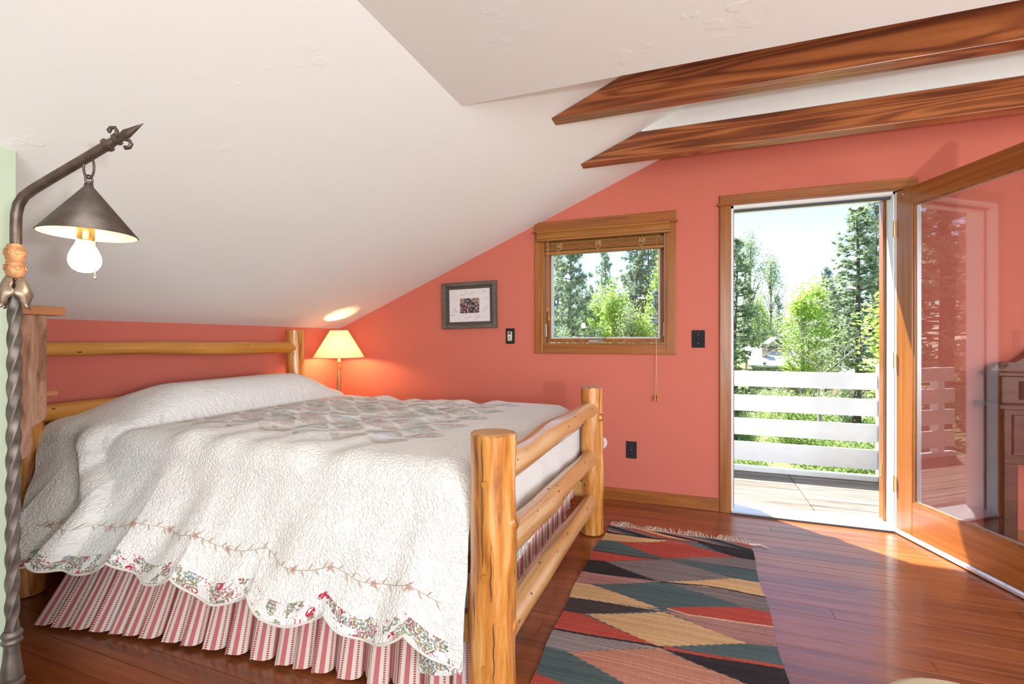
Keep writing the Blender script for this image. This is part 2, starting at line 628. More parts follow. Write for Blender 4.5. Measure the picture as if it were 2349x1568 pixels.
tag(part('ceiling', rec, M['ceiling']), 'white raised ceiling recess above the two exposed beams', 'ceiling', kind='structure')

# floor: a dark subfloor with single boards laid along x
fl = part('floor', MB().box(XK - 0.1, XR + 0.1, YB - 0.1, YG + 0.15, -0.06, -0.018), M['subfloor'])
tag(fl, 'reddish brown varnished board floor', 'floor', kind='structure')
BW = 0.0875


def plank_mesh(L, w, t, c=0.0012, name='plank', mat=None):
    mb = MB().prism([(0, -t), (w, -t), (w, -c), (w - c, 0), (c, 0), (0, -c)], 0, 0, L)
    me = bpy.data.meshes.new(name)
    me.from_pydata(mb.v, [], mb.f)
    me.materials.append(mat)
    return me


def run_planks(parent, x0, x1, y, lengths, meshes, gap, z, rnd):
    x = x0
    first = True
    while x < x1 - 0.02:
        L = rnd.choice(lengths)
        if first:
            L = lengths[rnd.randrange(len(lengths))] * 1.0
            x = x0 - rnd.random() * L * 0.7
            first = False
        xs, xe = max(x, x0), min(x + L, x1)
        key = round(xe - xs, 2)
        if key > 0.03:
            if key not in meshes['cache']:
                meshes['cache'][key] = plank_mesh(key - gap, meshes['w'] - gap, meshes['t'], mat=meshes['mat'])
            ob = bpy.data.objects.new('plank', meshes['cache'][key])
            ob.location = (xs, y, z)
            COL.objects.link(ob)
            ob.parent = parent
        x += L


rp = random.Random(3)
fm = {'cache': {}, 'w': BW, 't': 0.016, 'mat': M['floor']}
y = YG - BW
k = 0
while y > YB - 0.05:
    if y > 0.55:
        run_planks(fl, XK, XR, y, [1.2, 1.9, 2.6, 3.2], fm, 0.0016, 0.0, rp)
    else:
        run_planks(fl, XK if y > 0.85 else -1.93, XR, y, [6.0], fm, 0.0016, 0.0, rp)
    y -= BW

w2 = thing('fill_opening_side', 'wooden frame of an opening added for the side fill light', 'window', (XR, 0.6, 0.5), kind='structure')  # unseen frame, added around the side fill light
for y0_, y1_ in ((-0.62, -0.55), (1.75, 1.82)):
    part('side_casing', MB().box(XR - 0.018, XR, y0_, y1_, 0.43, 2.155), M['trim'], w2, bevel=0.003)
part('bottom_casing', MB().box(XR - 0.018, XR, -0.55, 1.75, 0.43, 0.5), M['trim'], w2, bevel=0.003)
part('head_casing', MB().box(XR - 0.018, XR, -0.55, 1.75, 2.1, 2.155), M['trim'], w2, bevel=0.003)
w3 = thing('fill_opening_back', 'wooden frame of an opening added for the back fill light', 'window', (2.1, YB, 0), kind='structure')  # unseen side casings, added around the back fill light
for x0_, x1_ in ((0.28, 0.35), (3.85, 3.92)):
    part('side_casing', MB().box(x0_, x1_, YB, YB + 0.018, 0.0, 2.165), M['trim'], w3, bevel=0.003)
bb = part('baseboard_gable', MB().box(XK, 0.170, YG - 0.016, YG, 0.0, 0.088), M['trimx'], bevel=0.003)
tag(bb, 'brown wooden baseboard along the coral wall under the window', 'baseboard', kind='structure')
bb = part('baseboard_right', MB().box(1.24, XR, YG - 0.016, YG, 0.0, 0.088), M['trimx'], bevel=0.003)
tag(bb, 'brown wooden baseboard behind the open glass door', 'baseboard', kind='structure')
bb = part('baseboard_left', MB().box(XK, XK + 0.016, 0.85, YG - 0.016, 0.0, 0.088), M['trimx'], bevel=0.003)
tag(bb, 'brown wooden baseboard along the knee wall behind the bed', 'baseboard', kind='structure')

# exposed beams, their left ends cut to the roof slope
for yb, lab in ((2.32, 'exposed stained wooden beam beside the edge of the flat ceiling'),
                (2.99, 'exposed stained wooden beam nearest the coral gable wall')):
    z0, z1 = 2.277, 2.425
    xa, xb_ = (z0 - 2.557) / 0.42 + 0.004, (z1 - 2.557) / 0.42 + 0.004
    bm_ = MB().prism([(xa, z0), (XR, z0), (XR, z1), (xb_, z1)], 1, yb, yb + 0.088)
    tag(part('ceiling_beam', bm_, M['beam'], bevel=0.004), lab, 'beam', kind='structure')

# ------------------------------------------------------------------ door surround and open leaf
t1 = thing('trim_1', 'wooden door casing with a head board around the open doorway', 'door frame', (0.7, YG, 0), kind='structure')
part('side_casing', MB().box(0.172, 0.243, YG - 0.02, YG, 0.0, 2.085), M['trim'], t1, bevel=0.003)
part('side_casing', MB().box(1.172, 1.24, YG - 0.02, YG, 0.0, 2.085), M['trim'], t1, bevel=0.003)
part('head_casing', MB().box(0.172, 1.272, YG - 0.022, YG, 2.098, 2.158), M['trimx'], t1, bevel=0.003)
part('head_ledge', MB().box(0.160, 1.282, YG - 0.034, YG, 2.085, 2.098), M['trimx'], t1, bevel=0.003)
part('jamb', MB().box(DX0 - 0.002, DX0 + 0.012, YG - 0.012, YG + 0.16, 0, DZ1), M['white'], t1)
part('jamb', MB().box(DX1 - 0.012, DX1 + 0.012, YG - 0.012, YG + 0.10, 0, DZ1), M['white'], t1)
part('jamb_stop', MB().box(DX0 + 0.012, DX0 + 0.020, YG + 0.045, YG + 0.053, 0, DZ1 - 0.02), M['seal'], t1)
part('jamb_head', MB().box(DX0 - 0.002, DX1 + 0.012, YG - 0.012, YG + 0.16, DZ1 - 0.020, DZ1 - 0.001), M['white'], t1)
part('head_seal', MB().box(DX0 + 0.012, DX1 - 0.012, YG + 0.03, YG + 0.05, DZ1 - 0.036, DZ1 - 0.020), M['seal'], t1)
part('outer_jamb', MB().box(DX1 - 0.030, DX1 + 0.012, YG + 0.10, YG + 0.165, -0.02, DZ1 - 0.02), M['trim'], t1)
part('strike_plate', MB().box(DX1 - 0.034, DX1 - 0.029, YG + 0.11, YG + 0.145, 0.30, 0.39), M['brass'], t1)
th = part('threshold', MB().prism([(YG - 0.035, 0), (YG + 0.17, 0), (YG + 0.17, 0.020), (YG + 0.03, 0.030), (YG - 0.02, 0.018)], 0, DX0, DX1), M['alu'], t1)
part('threshold_lip', MB().box(DX0, DX1, YG - 0.040, YG - 0.034, 0.0, 0.012), M['seal'], th)

LA = math.atan2(-0.946, 0.325)
leaf = thing('door_1', 'open wooden glass door swung into the room from the doorway', 'door', (1.160, YG - 0.03, 0.0), LA, kind='structure')
LW, LT, LZ0, LZ1 = 0.91, 0.044, 0.030, 2.072
part('stile', MB().box(0.0, 0.118, 0, LT, LZ0, LZ1), M['leaf_v'], leaf, bevel=0.003, local=True)
part('stile', MB().box(LW - 0.118, LW, 0, LT, LZ0, LZ1), M['leaf_v'], leaf, bevel=0.003, local=True)
part('top_rail', MB().box(0.118, LW - 0.118, 0, LT, 1.965, LZ1), M['leaf_h'], leaf, bevel=0.002, local=True)
part('bottom_rail', MB().box(0.118, LW - 0.118, 0, LT, LZ0, 0.222), M['leaf_h'], leaf, bevel=0.002, local=True)
for (a0, a1, z0, z1) in ((0.118, 0.130, 0.222, 1.965), (LW - 0.130, LW - 0.118, 0.222, 1.965), (0.130, LW - 0.130, 0.222, 0.234), (0.130, LW - 0.130, 1.953, 1.965)):
    part('glazing_bead', MB().box(a0, a1, 0.004, 0.016, z0, z1), M['trim'], leaf, local=True)
    part('glazing_seal', MB().box(a0, a1 if a1 - a0 > 0.1 else a1 + 0.004, 0.017, LT - 0.004, z0, z1), M['alu'], leaf, local=True)
part('pane', MB().box(0.124, LW - 0.124, 0.019, 0.023, 0.228, 1.959), M['door_pane'], leaf, local=True)
part('edge_strip', MB().box(-0.012, -0.0005, 0.0, LT, LZ0, LZ1), M['white'], leaf, local=True)
sw = part('door_sweep', MB().prism([(-0.014, 0.008), (LT + 0.004, 0.008), (LT + 0.004, 0.029), (0.0, 0.029), (-0.014, 0.022)], 0, -0.01, LW), M['alu'], leaf, local=True)
for i in range(6):
    part('screw', MB().ball((0.08 + i * 0.15, -0.008, 0.027), 0.004, 6), M['pewter'], sw, local=True)
for z in (0.30, 1.05, 1.85):
    part('hinge', MB().tube([(-0.006, -0.008, z - 0.05), (-0.006, -0.008, z + 0.05)], 0.006, 8), M['brass'], leaf, local=True)
part('catch', MB().ball((0.05, -0.003, 2.045), 0.006, 8), M['pewter'], leaf, local=True)

# ------------------------------------------------------------------ window
w1 = thing('window_1', 'square wooden casement window in the coral gable wall', 'window', (-0.633, YG, 1.07), kind='structure')
part('side_casing', MB().box(-1.155, WX0, YG - 0.018, YG, 1.071, 2.005), M['trim'], w1, bevel=0.003)
part('side_casing', MB().box(WX1, -0.112, YG - 0.018, YG, 1.071, 2.005), M['trim'], w1, bevel=0.003)
part('bottom_casing', MB().box(WX0, WX1, YG - 0.018, YG, 1.071, 1.138), M['trimx'], w1, bevel=0.003)
part('head_casing', MB().box(-1.155, -0.112, YG - 0.02, YG, 2.018, 2.088), M['trimx'], w1, bevel=0.003)
part('head_ledge', MB().box(-1.168, -0.099, YG - 0.032, YG, 2.005, 2.018), M['trimx'], w1, bevel=0.003)
jm = MB().box(WX0 - 0.002, WX0 + 0.014, YG - 0.012, YG + 0.15, WZ0, WZ1).box(WX1 - 0.014, WX1 + 0.002, YG - 0.012, YG + 0.15, WZ0, WZ1)
part('jamb', MB().box(WX0, WX0 + 0.014, YG - 0.012, YG + 0.14, WZ0, WZ1), M['trim'], w1)
part('jamb', MB().box(WX1 - 0.014, WX1, YG - 0.012, YG + 0.14, WZ0, WZ1), M['trim'], w1)
part('stool', MB().box(WX0 + 0.014, WX1 - 0.014, YG - 0.012, YG + 0.14, WZ0, WZ0 + 0.014), M['trimx'], w1)
part('jamb_head', MB().box(WX0 + 0.014, WX1 - 0.014, YG - 0.012, YG + 0.14, WZ1 - 0.014, WZ1), M['trimx'], w1)
sx0, sx1, sz0, sz1 = WX0 + 0.020, WX1 - 0.020, WZ0 + 0.018, WZ1 - 0.018
sash = part('sash', MB().box(sx0, sx0 + 0.028, YG + 0.06, YG + 0.10, sz0, sz1).box(sx1 - 0.028, sx1, YG + 0.06, YG + 0.10, sz0, sz1)
            .box(sx0 + 0.028, sx1 - 0.028, YG + 0.06, YG + 0.10, sz0, sz0 + 0.03).box(sx0 + 0.028, sx1 - 0.028, YG + 0.06, YG + 0.10, sz1 - 0.03, sz1), M['trim'], w1)
gx0, gx1, gz0, gz1 = sx0 + 0.028, sx1 - 0.028, sz0 + 0.03, sz1 - 0.03
part('gasket', MB().box(gx0, gx0 + 0.012, YG + 0.055, YG + 0.098, gz0, gz1).box(gx1 - 0.012, gx1, YG + 0.055, YG + 0.098, gz0, gz1)
     .box(gx0 + 0.012, gx1 - 0.012, YG + 0.055, YG + 0.098, gz0, gz0 + 0.012), M['gasket'], sash)
part('pane', MB().box(gx0 + 0.004, gx1 - 0.004, YG + 0.075, YG + 0.080, gz0 + 0.004, gz1), M['pane'], sash)
cr = part('crank', MB().prism([(-0.74, 1.154), (-0.615, 1.154), (-0.615, 1.163), (-0.66, 1.178), (-0.735, 1.176)], 1, YG - 0.002, YG + 0.04), M['pewter'], w1, bevel=0.004)
part('crank_handle', MB().tube([(-0.655, YG - 0.006, 1.172), (-0.635, YG - 0.012, 1.180), (-0.612, YG - 0.014, 1.190), (-0.600, YG - 0.014, 1.193)], [0.009, 0.008, 0.007, 0.006], 8),
     M['pewter'], cr, smooth=True)
part('latch', MB().box(WX0 + 0.014, WX0 + 0.024, YG + 0.01, YG + 0.03, 1.20, 1.30), M['pewter'], w1, bevel=0.002)
part('latch', MB().box(WX1 - 0.024, WX1 - 0.014, YG + 0.01, YG + 0.03, 1.20, 1.30), M['pewter'], w1, bevel=0.002)

bl = thing('window_blind', 'wooden slat blind drawn up under its valance in the window', 'blind', (-0.633, YG, 1.80))
part('valance', MB().prism([(YG - 0.062, 1.930), (YG - 0.019, 1.930), (YG - 0.019, 2.004), (YG - 0.070, 2.004), (YG - 0.070, 1.992), (YG - 0.062, 1.985), (YG - 0.057, 1.975), (YG - 0.057, 1.950), (YG - 0.064, 1.943)],
                           0, -1.125, -0.150), M['blind'], bl)
part('valance_return', MB().box(-1.125, -1.118, YG - 0.056, YG - 0.019, 1.931, 1.992), M['blind'], bl)
for i in range(7):
    zz = 1.918 - i * 0.0085
    part('slat', MB().box(-1.072, -0.196, YG - 0.008, YG + 0.044, zz - 0.006, zz), M['blind'], bl)
part('bottom_rail', MB().box(-1.074, -0.194, YG - 0.010, YG + 0.046, 1.833, 1.855), M['blind'], bl, bevel=0.003)
rb = random.Random(5)
for cx_ in (-0.955, -0.66, -0.345):
    pts = []
    for q in range(26):
        a = q * 1.15
        pts.append((cx_ + 0.028 * math.sin(a) * rb.uniform(0.5, 1.1), YG - 0.016 - 0.004 * rb.random(), 1.895 + 0.022 * math.cos(a * 1.3) * rb.uniform(0.6, 1) - (0.0 if q < 18 else 0.012 * (q - 17))))
    part('ladder_cord', MB().tube(pts, 0.0012, 5), M['cord'], bl)
for cx_, zb in ((-1.052, 1.43), (-1.040, 1.36)):
    part('pull_cord', MB().tube([(cx_, YG - 0.022, 1.93), (cx_, YG - 0.022, zb)], 0.0014, 5), M['cord'], bl)
    part('tassel', MB().lathe([(0.004, 0.034), (0.006, 0.024), (0.009, 0.006), (0.008, 0.0)], (cx_, YG - 0.022, zb - 0.034), 10), M['tassel'], bl, smooth=True)
for dx in (-0.006, 0.006):
    part('pull_cord', MB().tube([(-0.245, YG - 0.024, 1.93), (-0.244, YG - 0.024, 1.2), (-0.244 + dx, YG - 0.024, 0.78)], 0.0014, 5), M['cord'], bl)
    part('tassel', MB().lathe([(0.005, 0.038), (0.007, 0.026), (0.0105, 0.006), (0.009, 0.0)], (-0.244 + dx * 1.8, YG - 0.024, 0.742), 10), M['tassel'], bl, smooth=True)

# ------------------------------------------------------------------ wall plates, picture
th = thing('thermostat', 'small cream thermostat on a black wall plate beside the framed picture', 'thermostat', (-1.363, YG, 1.145))
part('plate', MB().box(-1.401, -1.325, YG - 0.007, YG, 1.145, 1.268), M['black'], th, bevel=0.003)
bo = part('body', MB().box(-1.383, -1.346, YG - 0.016, YG - 0.007, 1.168, 1.242), M['cream_plastic'], th, bevel=0.002)
part('display', MB().box(-1.377, -1.352, YG - 0.0175, YG - 0.016, 1.220, 1.237), M['lcd'], bo)
part('dial', MB().tube([(-1.3645, YG - 0.020, 1.196), (-1.3645, YG - 0.016, 1.196)], 0.008, 14), M['pewter'], bo)
part('button', MB().box(-1.379, -1.372, YG - 0.018, YG - 0.016, 1.173, 1.180), M['black'], bo)
part('button', MB().box(-1.357, -1.350, YG - 0.018, YG - 0.016, 1.173, 1.180), M['black'], bo)

sw_ = thing('light_switch', 'dark embossed light switch plate between the window and the doorway', 'switch', (0.035, YG, 1.12))
part('plate', MB().box(-0.008, 0.078, YG - 0.006, YG, 1.121, 1.243), M['plate'], sw_, bevel=0.003)
part('toggle', MB().box(0.030, 0.040, YG - 0.018, YG - 0.006, 1.172, 1.192), M['black'], sw_, bevel=0.002)
for z in (1.150, 1.213):
    part('screw', MB().ball((0.035, YG - 0.006, z), 0.004, 8), M['pewter'], sw_)
ol = thing('wall_outlet', 'dark embossed wall outlet low on the coral wall below the window', 'outlet', (-0.42, YG, 0.313))
part('plate', MB().box(-0.458, -0.382, YG - 0.006, YG, 0.313, 0.437), M['plate'], ol, bevel=0.003)
for z in (0.350, 0.400):
    s_ = part('socket', MB().tube([(-0.42, YG - 0.009, z), (-0.42, YG - 0.006, z)], 0.016, 16), M['black'], ol)
    for dx in (-0.006, 0.006):
        part('slot', MB().box(-0.42 + dx - 0.001, -0.42 + dx + 0.001, YG - 0.0095, YG - 0.009, z - 0.004, z + 0.006), M['seal'], s_)
part('screw', MB().ball((-0.42, YG - 0.006, 0.375), 0.004, 8), M['pewter'], ol)

# framed picture, built upright and tilted one degree
pic = thing('picture_frame', 'grey barnwood picture frame with a signed mat around a small group photo', 'picture', (-1.716, YG - 0.001, 1.46))
pic.rotation_euler = (0, math.radians(-1.0), 0)
hw, hh = 0.243, 0.190


def lp(*a, **k):
    k['local'] = True
    return part(*a, **k)


for nm, b in (('frame_side', (-hw, -hw + 0.032, -hh, hh)), ('frame_side', (hw - 0.032, hw, -hh, hh)),
              ('frame_rail', (-hw + 0.032, hw - 0.032, hh - 0.032, hh)), ('frame_rail', (-hw + 0.032, hw - 0.032, -hh, -hh + 0.032))):
    lp(nm, MB().box(b[0], b[1], -0.040, 0.0, b[2], b[3]), M['frame_wood'], pic, bevel=0.003)
lp('dark_mat', MB().box(-hw + 0.03, hw - 0.03, -0.016, -0.004, -hh + 0.03, hh - 0.03), M['mat_dark'], pic)
lp('signed_mat', MB().box(-0.182, 0.182, -0.018, -0.016, -0.134, 0.134), M['mat_white'], pic)
ph, n, l, b = new_mat('group_photo_print')
tc = n.new('ShaderNodeTexCoord')
vo = n.new('ShaderNodeTexVoronoi')
vo.inputs['Scale'].default_value = 95
l.new(tc.outputs['Object'], vo.inputs['Vector'])
r = n.new('ShaderNodeValToRGB')
r.color_ramp.interpolation = 'CONSTANT'
for p_, c_ in ((0.0, (0.03, 0.025, 0.03)), (0.3, (0.12, 0.07, 0.06)), (0.5, (0.42, 0.25, 0.20)), (0.62, (0.05, 0.05, 0.09)), (0.74, (0.55, 0.50, 0.62)), (0.84, (0.65, 0.14, 0.30)), (0.9, (0.03, 0.03, 0.03))):
    e = r.color_ramp.elements.new(p_)
    e.color = c4(c_)
l.new(vo.outputs['Color'], r.inputs[0])
sx = n.new('ShaderNodeSeparateXYZ')
l.new(tc.outputs['Object'], sx.inputs[0])
gt = n.new('ShaderNodeMath')
gt.operation = 'GREATER_THAN'
gt.inputs[1].default_value = 0.022
l.new(sx.outputs['Z'], gt.inputs[0])
ab = n.new('ShaderNodeMath')
ab.operation = 'ABSOLUTE'
l.new(sx.outputs['X'], ab.inputs[0])
g2 = n.new('ShaderNodeMath')
g2.operation = 'GREATER_THAN'
g2.inputs[1].default_value = 0.042
l.new(ab.outputs[0], g2.inputs[0])
mm = n.new('ShaderNodeMath')
mm.operation = 'MULTIPLY'
l.new(gt.outputs[0], mm.inputs[0])
l.new(g2.outputs[0], mm.inputs[1])
mx = n.new('ShaderNodeMixRGB')
mx.inputs[2].default_value = (0.33, 0.22, 0.17, 1)
l.new(mm.outputs[0], mx.inputs[0])
l.new(r.outputs[0], mx.inputs[1])
l.new(mx.outputs[0], b.inputs['Base Color'])
b.inputs['Roughness'].default_value = 0.4
lp('photo_print', MB().box(-0.085, 0.089, -0.0195, -0.018, -0.064, 0.058), ph, pic)
rs = random.Random(9)
ink = MB()
for k in range(46):
    while True:
        x, z = rs.uniform(-0.165, 0.165), rs.uniform(-0.120, 0.120)
        if not (-0.115 < x < 0.118 and -0.085 < z < 0.078):
            break
    a = rs.uniform(-0.7, 0.7)
    L = rs.uniform(0.02, 0.045)
    pts = []
    for q in range(14):
        t = (q / 13 - 0.5) * L
        wv = 0.004 * math.sin(q * 2.3 + k) * rs.uniform(0.4, 1.1)
        px, pz = x + t * math.cos(a) - wv * math.sin(a), z + t * math.sin(a) + wv * math.cos(a)
        pts.append((min(0.178, max(-0.178, px)), -0.0182, min(0.130, max(-0.130, pz))))
    ink.tube(pts, 0.00045, 4)
lp('handwriting', ink, M['ink'], pic, kind='stuff')

# ------------------------------------------------------------------ log bed
XFt, XHd, YN, YFr = -0.578, -2.885, 1.375, 2.930


def log_tube(p0, p1, r0, r1, n=22, k=34, wob=0.008, rw=0.05, seed=0, arc=None, cap=0.008):
    rg = np.random.default_rng(seed)
    p0, p1 = Vector(p0), Vector(p1)
    ph_ = rg.uniform(0, 6.28, 8)
    pts, rad = [], []
    d = (p1 - p0)
    up = Vector((0, 0, 1)) if abs(d.normalized().z) < 0.8 else Vector((1, 0, 0))
    sd = d.normalized().cross(up).normalized()
    up2 = sd.cross(d.normalized()).normalized()
    for i in range(k):
        t = i / (k - 1)
        w1_ = wob * (math.sin(5 * t + ph_[0]) + 0.6 * math.sin(11 * t + ph_[1]))
        w2_ = wob * (math.sin(4 * t + ph_[2]) + 0.6 * math.sin(12 * t + ph_[3]))
        e = math.sin(PI * t)
        p = p0 + d * t + sd * w1_ * e + up2 * (w2_ * e + (arc * e if arc else 0))
        rr_ = r0 + (r1 - r0) * t
        rr_ *= 1 + rw * (math.sin(9 * t + ph_[4]) * 0.5 + math.sin(21 * t + ph_[5]) * 0.35)
        pts.append(p)
        rad.append(rr_)
    # rounded ends
    dn = d.normalized()
    pts = [pts[0] - dn * 0.0] + pts + [pts[-1]]
    rad = [rad[0] - cap] + rad + [rad[-1] - cap]
    pts[0] = pts[1] - dn * cap * 0.6
    pts[-1] = pts[-2] + dn * cap * 0.6
    mb = MB()
    mb.tube(pts, rad, n)
    # irregular roundness
    v = np.array(mb.v)
    ctr = np.repeat(np.array([tuple(p) for p in pts]), n, axis=0)
    off = v - ctr
    ang = np.tile(np.arange(n) * 2 * PI / n, len(pts))
    ln = np.repeat(np.linspace(0, 1, len(pts)), n)
    s = 1 + 0.025 * np.sin(3 * ang + ph_[6] + 3 * ln) + 0.02 * np.sin(5 * ang + ph_[7] - 7 * ln)
    mb.v = [tuple(q) for q in (ctr + off * s[:, None])]
    return mb


bed = thing('log_bed', 'peeled log bed frame with thick rounded posts', 'bed', ((XFt + XHd) / 2, (YN + YFr) / 2, 0))


def knot(mb, c, d, r, ln):
    c, d = Vector(c), Vector(d).normalized()
    mb.tube([c - d * 0.03, c, c + d * ln * 0.6, c + d * ln], [r * 1.5, r * 1.2, r, r * 0.55], 12)


for nm, xx, yy, zt, rr, sd, kn in (('foot_post', XFt, YN, 0.884, 0.070, 21, [((0.070, 0.0, 0.62), (1, -0.1, 0.25), 0.024, 0.018), ((0.066, 0.01, 0.30), (1, 0.3, 0.2), 0.020, 0.015)]),
                                   ('foot_post', XFt, YFr, 0.884, 0.066, 22, [((0.060, -0.03, 0.71), (1, -0.5, 0.1), 0.022, 0.022), ((0.0, -0.062, 0.42), (0.2, -1, 0), 0.022, 0.006)]),
                                   ('head_post', XHd, YFr - 0.02, 1.250, 0.066, 23, []), ('head_post', XHd, 1.305, 1.250, 0.060, 24, [])):
    base = log_tube((xx, yy, 0.006), (xx, yy, zt), rr * 1.07, rr, 28, 40, 0.004, 0.045, sd, cap=0.006)
    for c, d, r_, ln in kn:
        knot(base, (xx + c[0] * 0.9, yy + c[1], c[2]), d, r_, ln)
    po = part(nm, base, M['log_v'], bed, smooth=True)
    if nm == 'foot_post' and yy < 2:
        for zz in (0.745, 0.47, 0.20):
            part('wood_plug', MB().tube([(xx + 0.006, yy - rr * 0.90, zz), (xx + 0.006, yy - rr * 1.075, zz)], 0.011, 16), M['plug'], po)
        for xo, za, zb in ((-0.004, 0.50, 0.875), (0.022, 0.40, 0.62), (-0.035, 0.10, 0.42), (0.030, 0.12, 0.34)):
            rr2 = rr * 1.035
            part('drying_check', MB().tube([(xx + xo + 0.002 * math.sin(q * 1.7), yy - math.sqrt(rr2 ** 2 - xo ** 2), za + (zb - za) * q / 11) for q in range(12)],
                                           [0.0005] + [0.0014] * 10 + [0.0005], 5), M['knot_dark'], po)
    part('end_grain', MB().lathe([(rr * 0.86, 0.0), (rr * 0.86, 0.0025)], (xx, yy, zt + 0.002), 24), M['log_end'], po)
part('foot_rail', log_tube((XFt, YN + 0.03, 0.765), (XFt, YFr - 0.03, 0.752), 0.052, 0.044, 20, 40, 0.010, 0.10, 31, arc=0.012), M['log_y'], bed, smooth=True)
part('foot_rail', log_tube((XFt, YN + 0.03, 0.515), (XFt, YFr - 0.03, 0.465), 0.052, 0.046, 20, 40, 0.006, 0.08, 32), M['log_y'], bed, smooth=True)
part('foot_rail', log_tube((XFt, YN + 0.03, 0.245), (XFt, YFr - 0.03, 0.205), 0.053, 0.043, 20, 40, 0.003, 0.05, 33), M['log_y'], bed, smooth=True)
part('head_rail', log_tube((XHd, 1.335, 1.130), (XHd, YFr - 0.05, 1.118), 0.034, 0.047, 18, 40, 0.004, 0.08, 34), M['log_h'], bed, smooth=True)
part('head_rail', log_tube((XHd, 1.335, 0.825), (XHd, YFr - 0.05, 0.825), 0.040, 0.046, 18, 30, 0.004, 0.08, 35), M['log_h'], bed, smooth=True)
part('head_rail', log_tube((XHd, 1.335, 0.52), (XHd, YFr - 0.05, 0.52), 0.040, 0.046, 18, 30, 0.004, 0.08, 36), M['log_h'], bed, smooth=True)
part('side_rail', MB().box(XHd + 0.05, XFt - 0.05, YN - 0.012, YN + 0.026, 0.225, 0.315), M['rail_board'], bed, bevel=0.004)
part('side_rail', MB().box(XHd + 0.05, XFt - 0.05, YFr - 0.04, YFr, 0.225, 0.315), M['rail_board'], bed, bevel=0.004)
for z in (0.19, 0.33):
    part('iron_bracket', MB().prism([(XHd + 0.06, z), (XHd + 0.15, z), (XHd + 0.135, z + 0.03), (XHd + 0.15, z + 0.05), (XHd + 0.06, z + 0.05)], 1, YN - 0.024, YN - 0.014), M['black'], bed)
mt = part('mattress', MB().box(-2.80, -0.70, 1.425, 2.885, 0.42, 0.735), M['mattress'], bevel=0.05)
tag(mt, 'mattress lying under the white quilt', 'mattress')
bs = part('box_spring', MB().box(-2.80, -0.70, 1.43, 2.875, 0.315, 0.418), M['mattress'], bevel=0.02)
tag(bs, 'box spring between the striped bed skirts', 'box spring')

# ------------------------------------------------------------------ quilt
qm, n, l, b = new_mat('quilted_cotton')
uvn = n.new('ShaderNodeUVMap')
uvn.uv_map = 'UVMap'
at = n.new('ShaderNodeAttribute')
at.attribute_name = 'pattern'
sp = n.new('ShaderNodeSeparateXYZ')
l.new(uvn.outputs[0], sp.inputs[0])
nw = n.new('ShaderNodeTexNoise')
nw.inputs['Scale'].default_value = 30
nw.inputs['Detail'].default_value = 3
l.new(uvn.outputs[0], nw.inputs['Vector'])
vm = n.new('ShaderNodeVectorMath')
vm.operation = 'MULTIPLY_ADD'
vm.inputs[1].default_value = (0.03, 0.03, 0.03)
l.new(nw.outputs['Color'], vm.inputs[0])
l.new(uvn.outputs[0], vm.inputs[2])
vq = n.new('ShaderNodeTexVoronoi')
vq.feature = 'DISTANCE_TO_EDGE'
vq.inputs['Scale'].default_value = 66
l.new(vm.outputs[0], vq.inputs['Vector'])
rq = n.new('ShaderNodeValToRGB')
rq.color_ramp.elements[0].position = 0.0
rq.color_ramp.elements[1].position = 0.30
rq.color_ramp.interpolation = 'B_SPLINE'
l.new(vq.outputs['Distance'], rq.inputs[0])
bp = n.new('ShaderNodeBump')
bp.inputs['Strength'].default_value = 0.7
bp.inputs['Distance'].default_value = 0.006
l.new(rq.outputs[0], bp.inputs['Height'])
l.new(bp.outputs[0], b.inputs['Normal'])
# flower print: grey green foliage clumps, crimson sprigs and a few roses on white
def noise_gt(scale, thr, seed, detail=2):
    q = n.new('ShaderNodeTexNoise')
    q.noise_dimensions = '4D'
    q.inputs['W'].default_value = seed
    q.inputs['Scale'].default_value = scale
    q.inputs['Detail'].default_value = detail
    l.new(uvn.outputs[0], q.inputs['Vector'])
    g_ = n.new('ShaderNodeMath')
    g_.operation = 'GREATER_THAN'
    g_.inputs[1].default_value = thr
    l.new(q.outputs['Fac'], g_.inputs[0])
    return g_.outputs[0], q.outputs['Fac']


def both(a, c):
    g_ = n.new('ShaderNodeMath')
    g_.operation = 'MULTIPLY'
    l.new(a, g_.inputs[0])
    l.new(c, g_.inputs[1])
    return g_.outputs[0]


def lay(under, mask, colour):
    g_ = n.new('ShaderNodeMixRGB')
    l.new(mask, g_.inputs[0])
    if isinstance(under, tuple):
        g_.inputs[1].default_value = c4(under)
    else:
        l.new(under, g_.inputs[1])
    if isinstance(colour, tuple):
        g_.inputs[2].default_value = c4(colour)
    else:
        l.new(colour, g_.inputs[2])
    return g_.outputs[0]


clump, _ = noise_gt(16, 0.52, 1.0)
fine, _ = noise_gt(150, 0.47, 2.0, 3)
cr_ = n.new('ShaderNodeValToRGB')
cr_.color_ramp.interpolation = 'CONSTANT'
for p_, c_ in ((0.0, (0.17, 0.20, 0.12)), (0.44, (0.30, 0.33, 0.31)), (0.52, (0.34, 0.28, 0.10)), (0.58, (0.22, 0.24, 0.18))):
    cr_.color_ramp.elements.new(p_).color = c4(c_)
l.new(noise_gt(34, 0.5, 3.0)[1], cr_.inputs[0])
lay1 = lay((0.80, 0.78, 0.75), both(clump, fine), cr_.outputs[0])
spz, _ = noise_gt(18, 0.53, 4.0)
spf, _ = noise_gt(135, 0.57, 5.0, 1)
lay2 = lay(lay1, both(spz, spf), (0.50, 0.07, 0.13))
vf = n.new('ShaderNodeTexVoronoi')
vf.inputs['Scale'].default_value = 17
l.new(uvn.outputs[0], vf.inputs['Vector'])
lt = n.new('ShaderNodeMath')
lt.operation = 'LESS_THAN'
lt.inputs[1].default_value = 0.24
l.new(vf.outputs['Distance'], lt.inputs[0])
rosef, _ = noise_gt(110, 0.46, 6.0, 2)
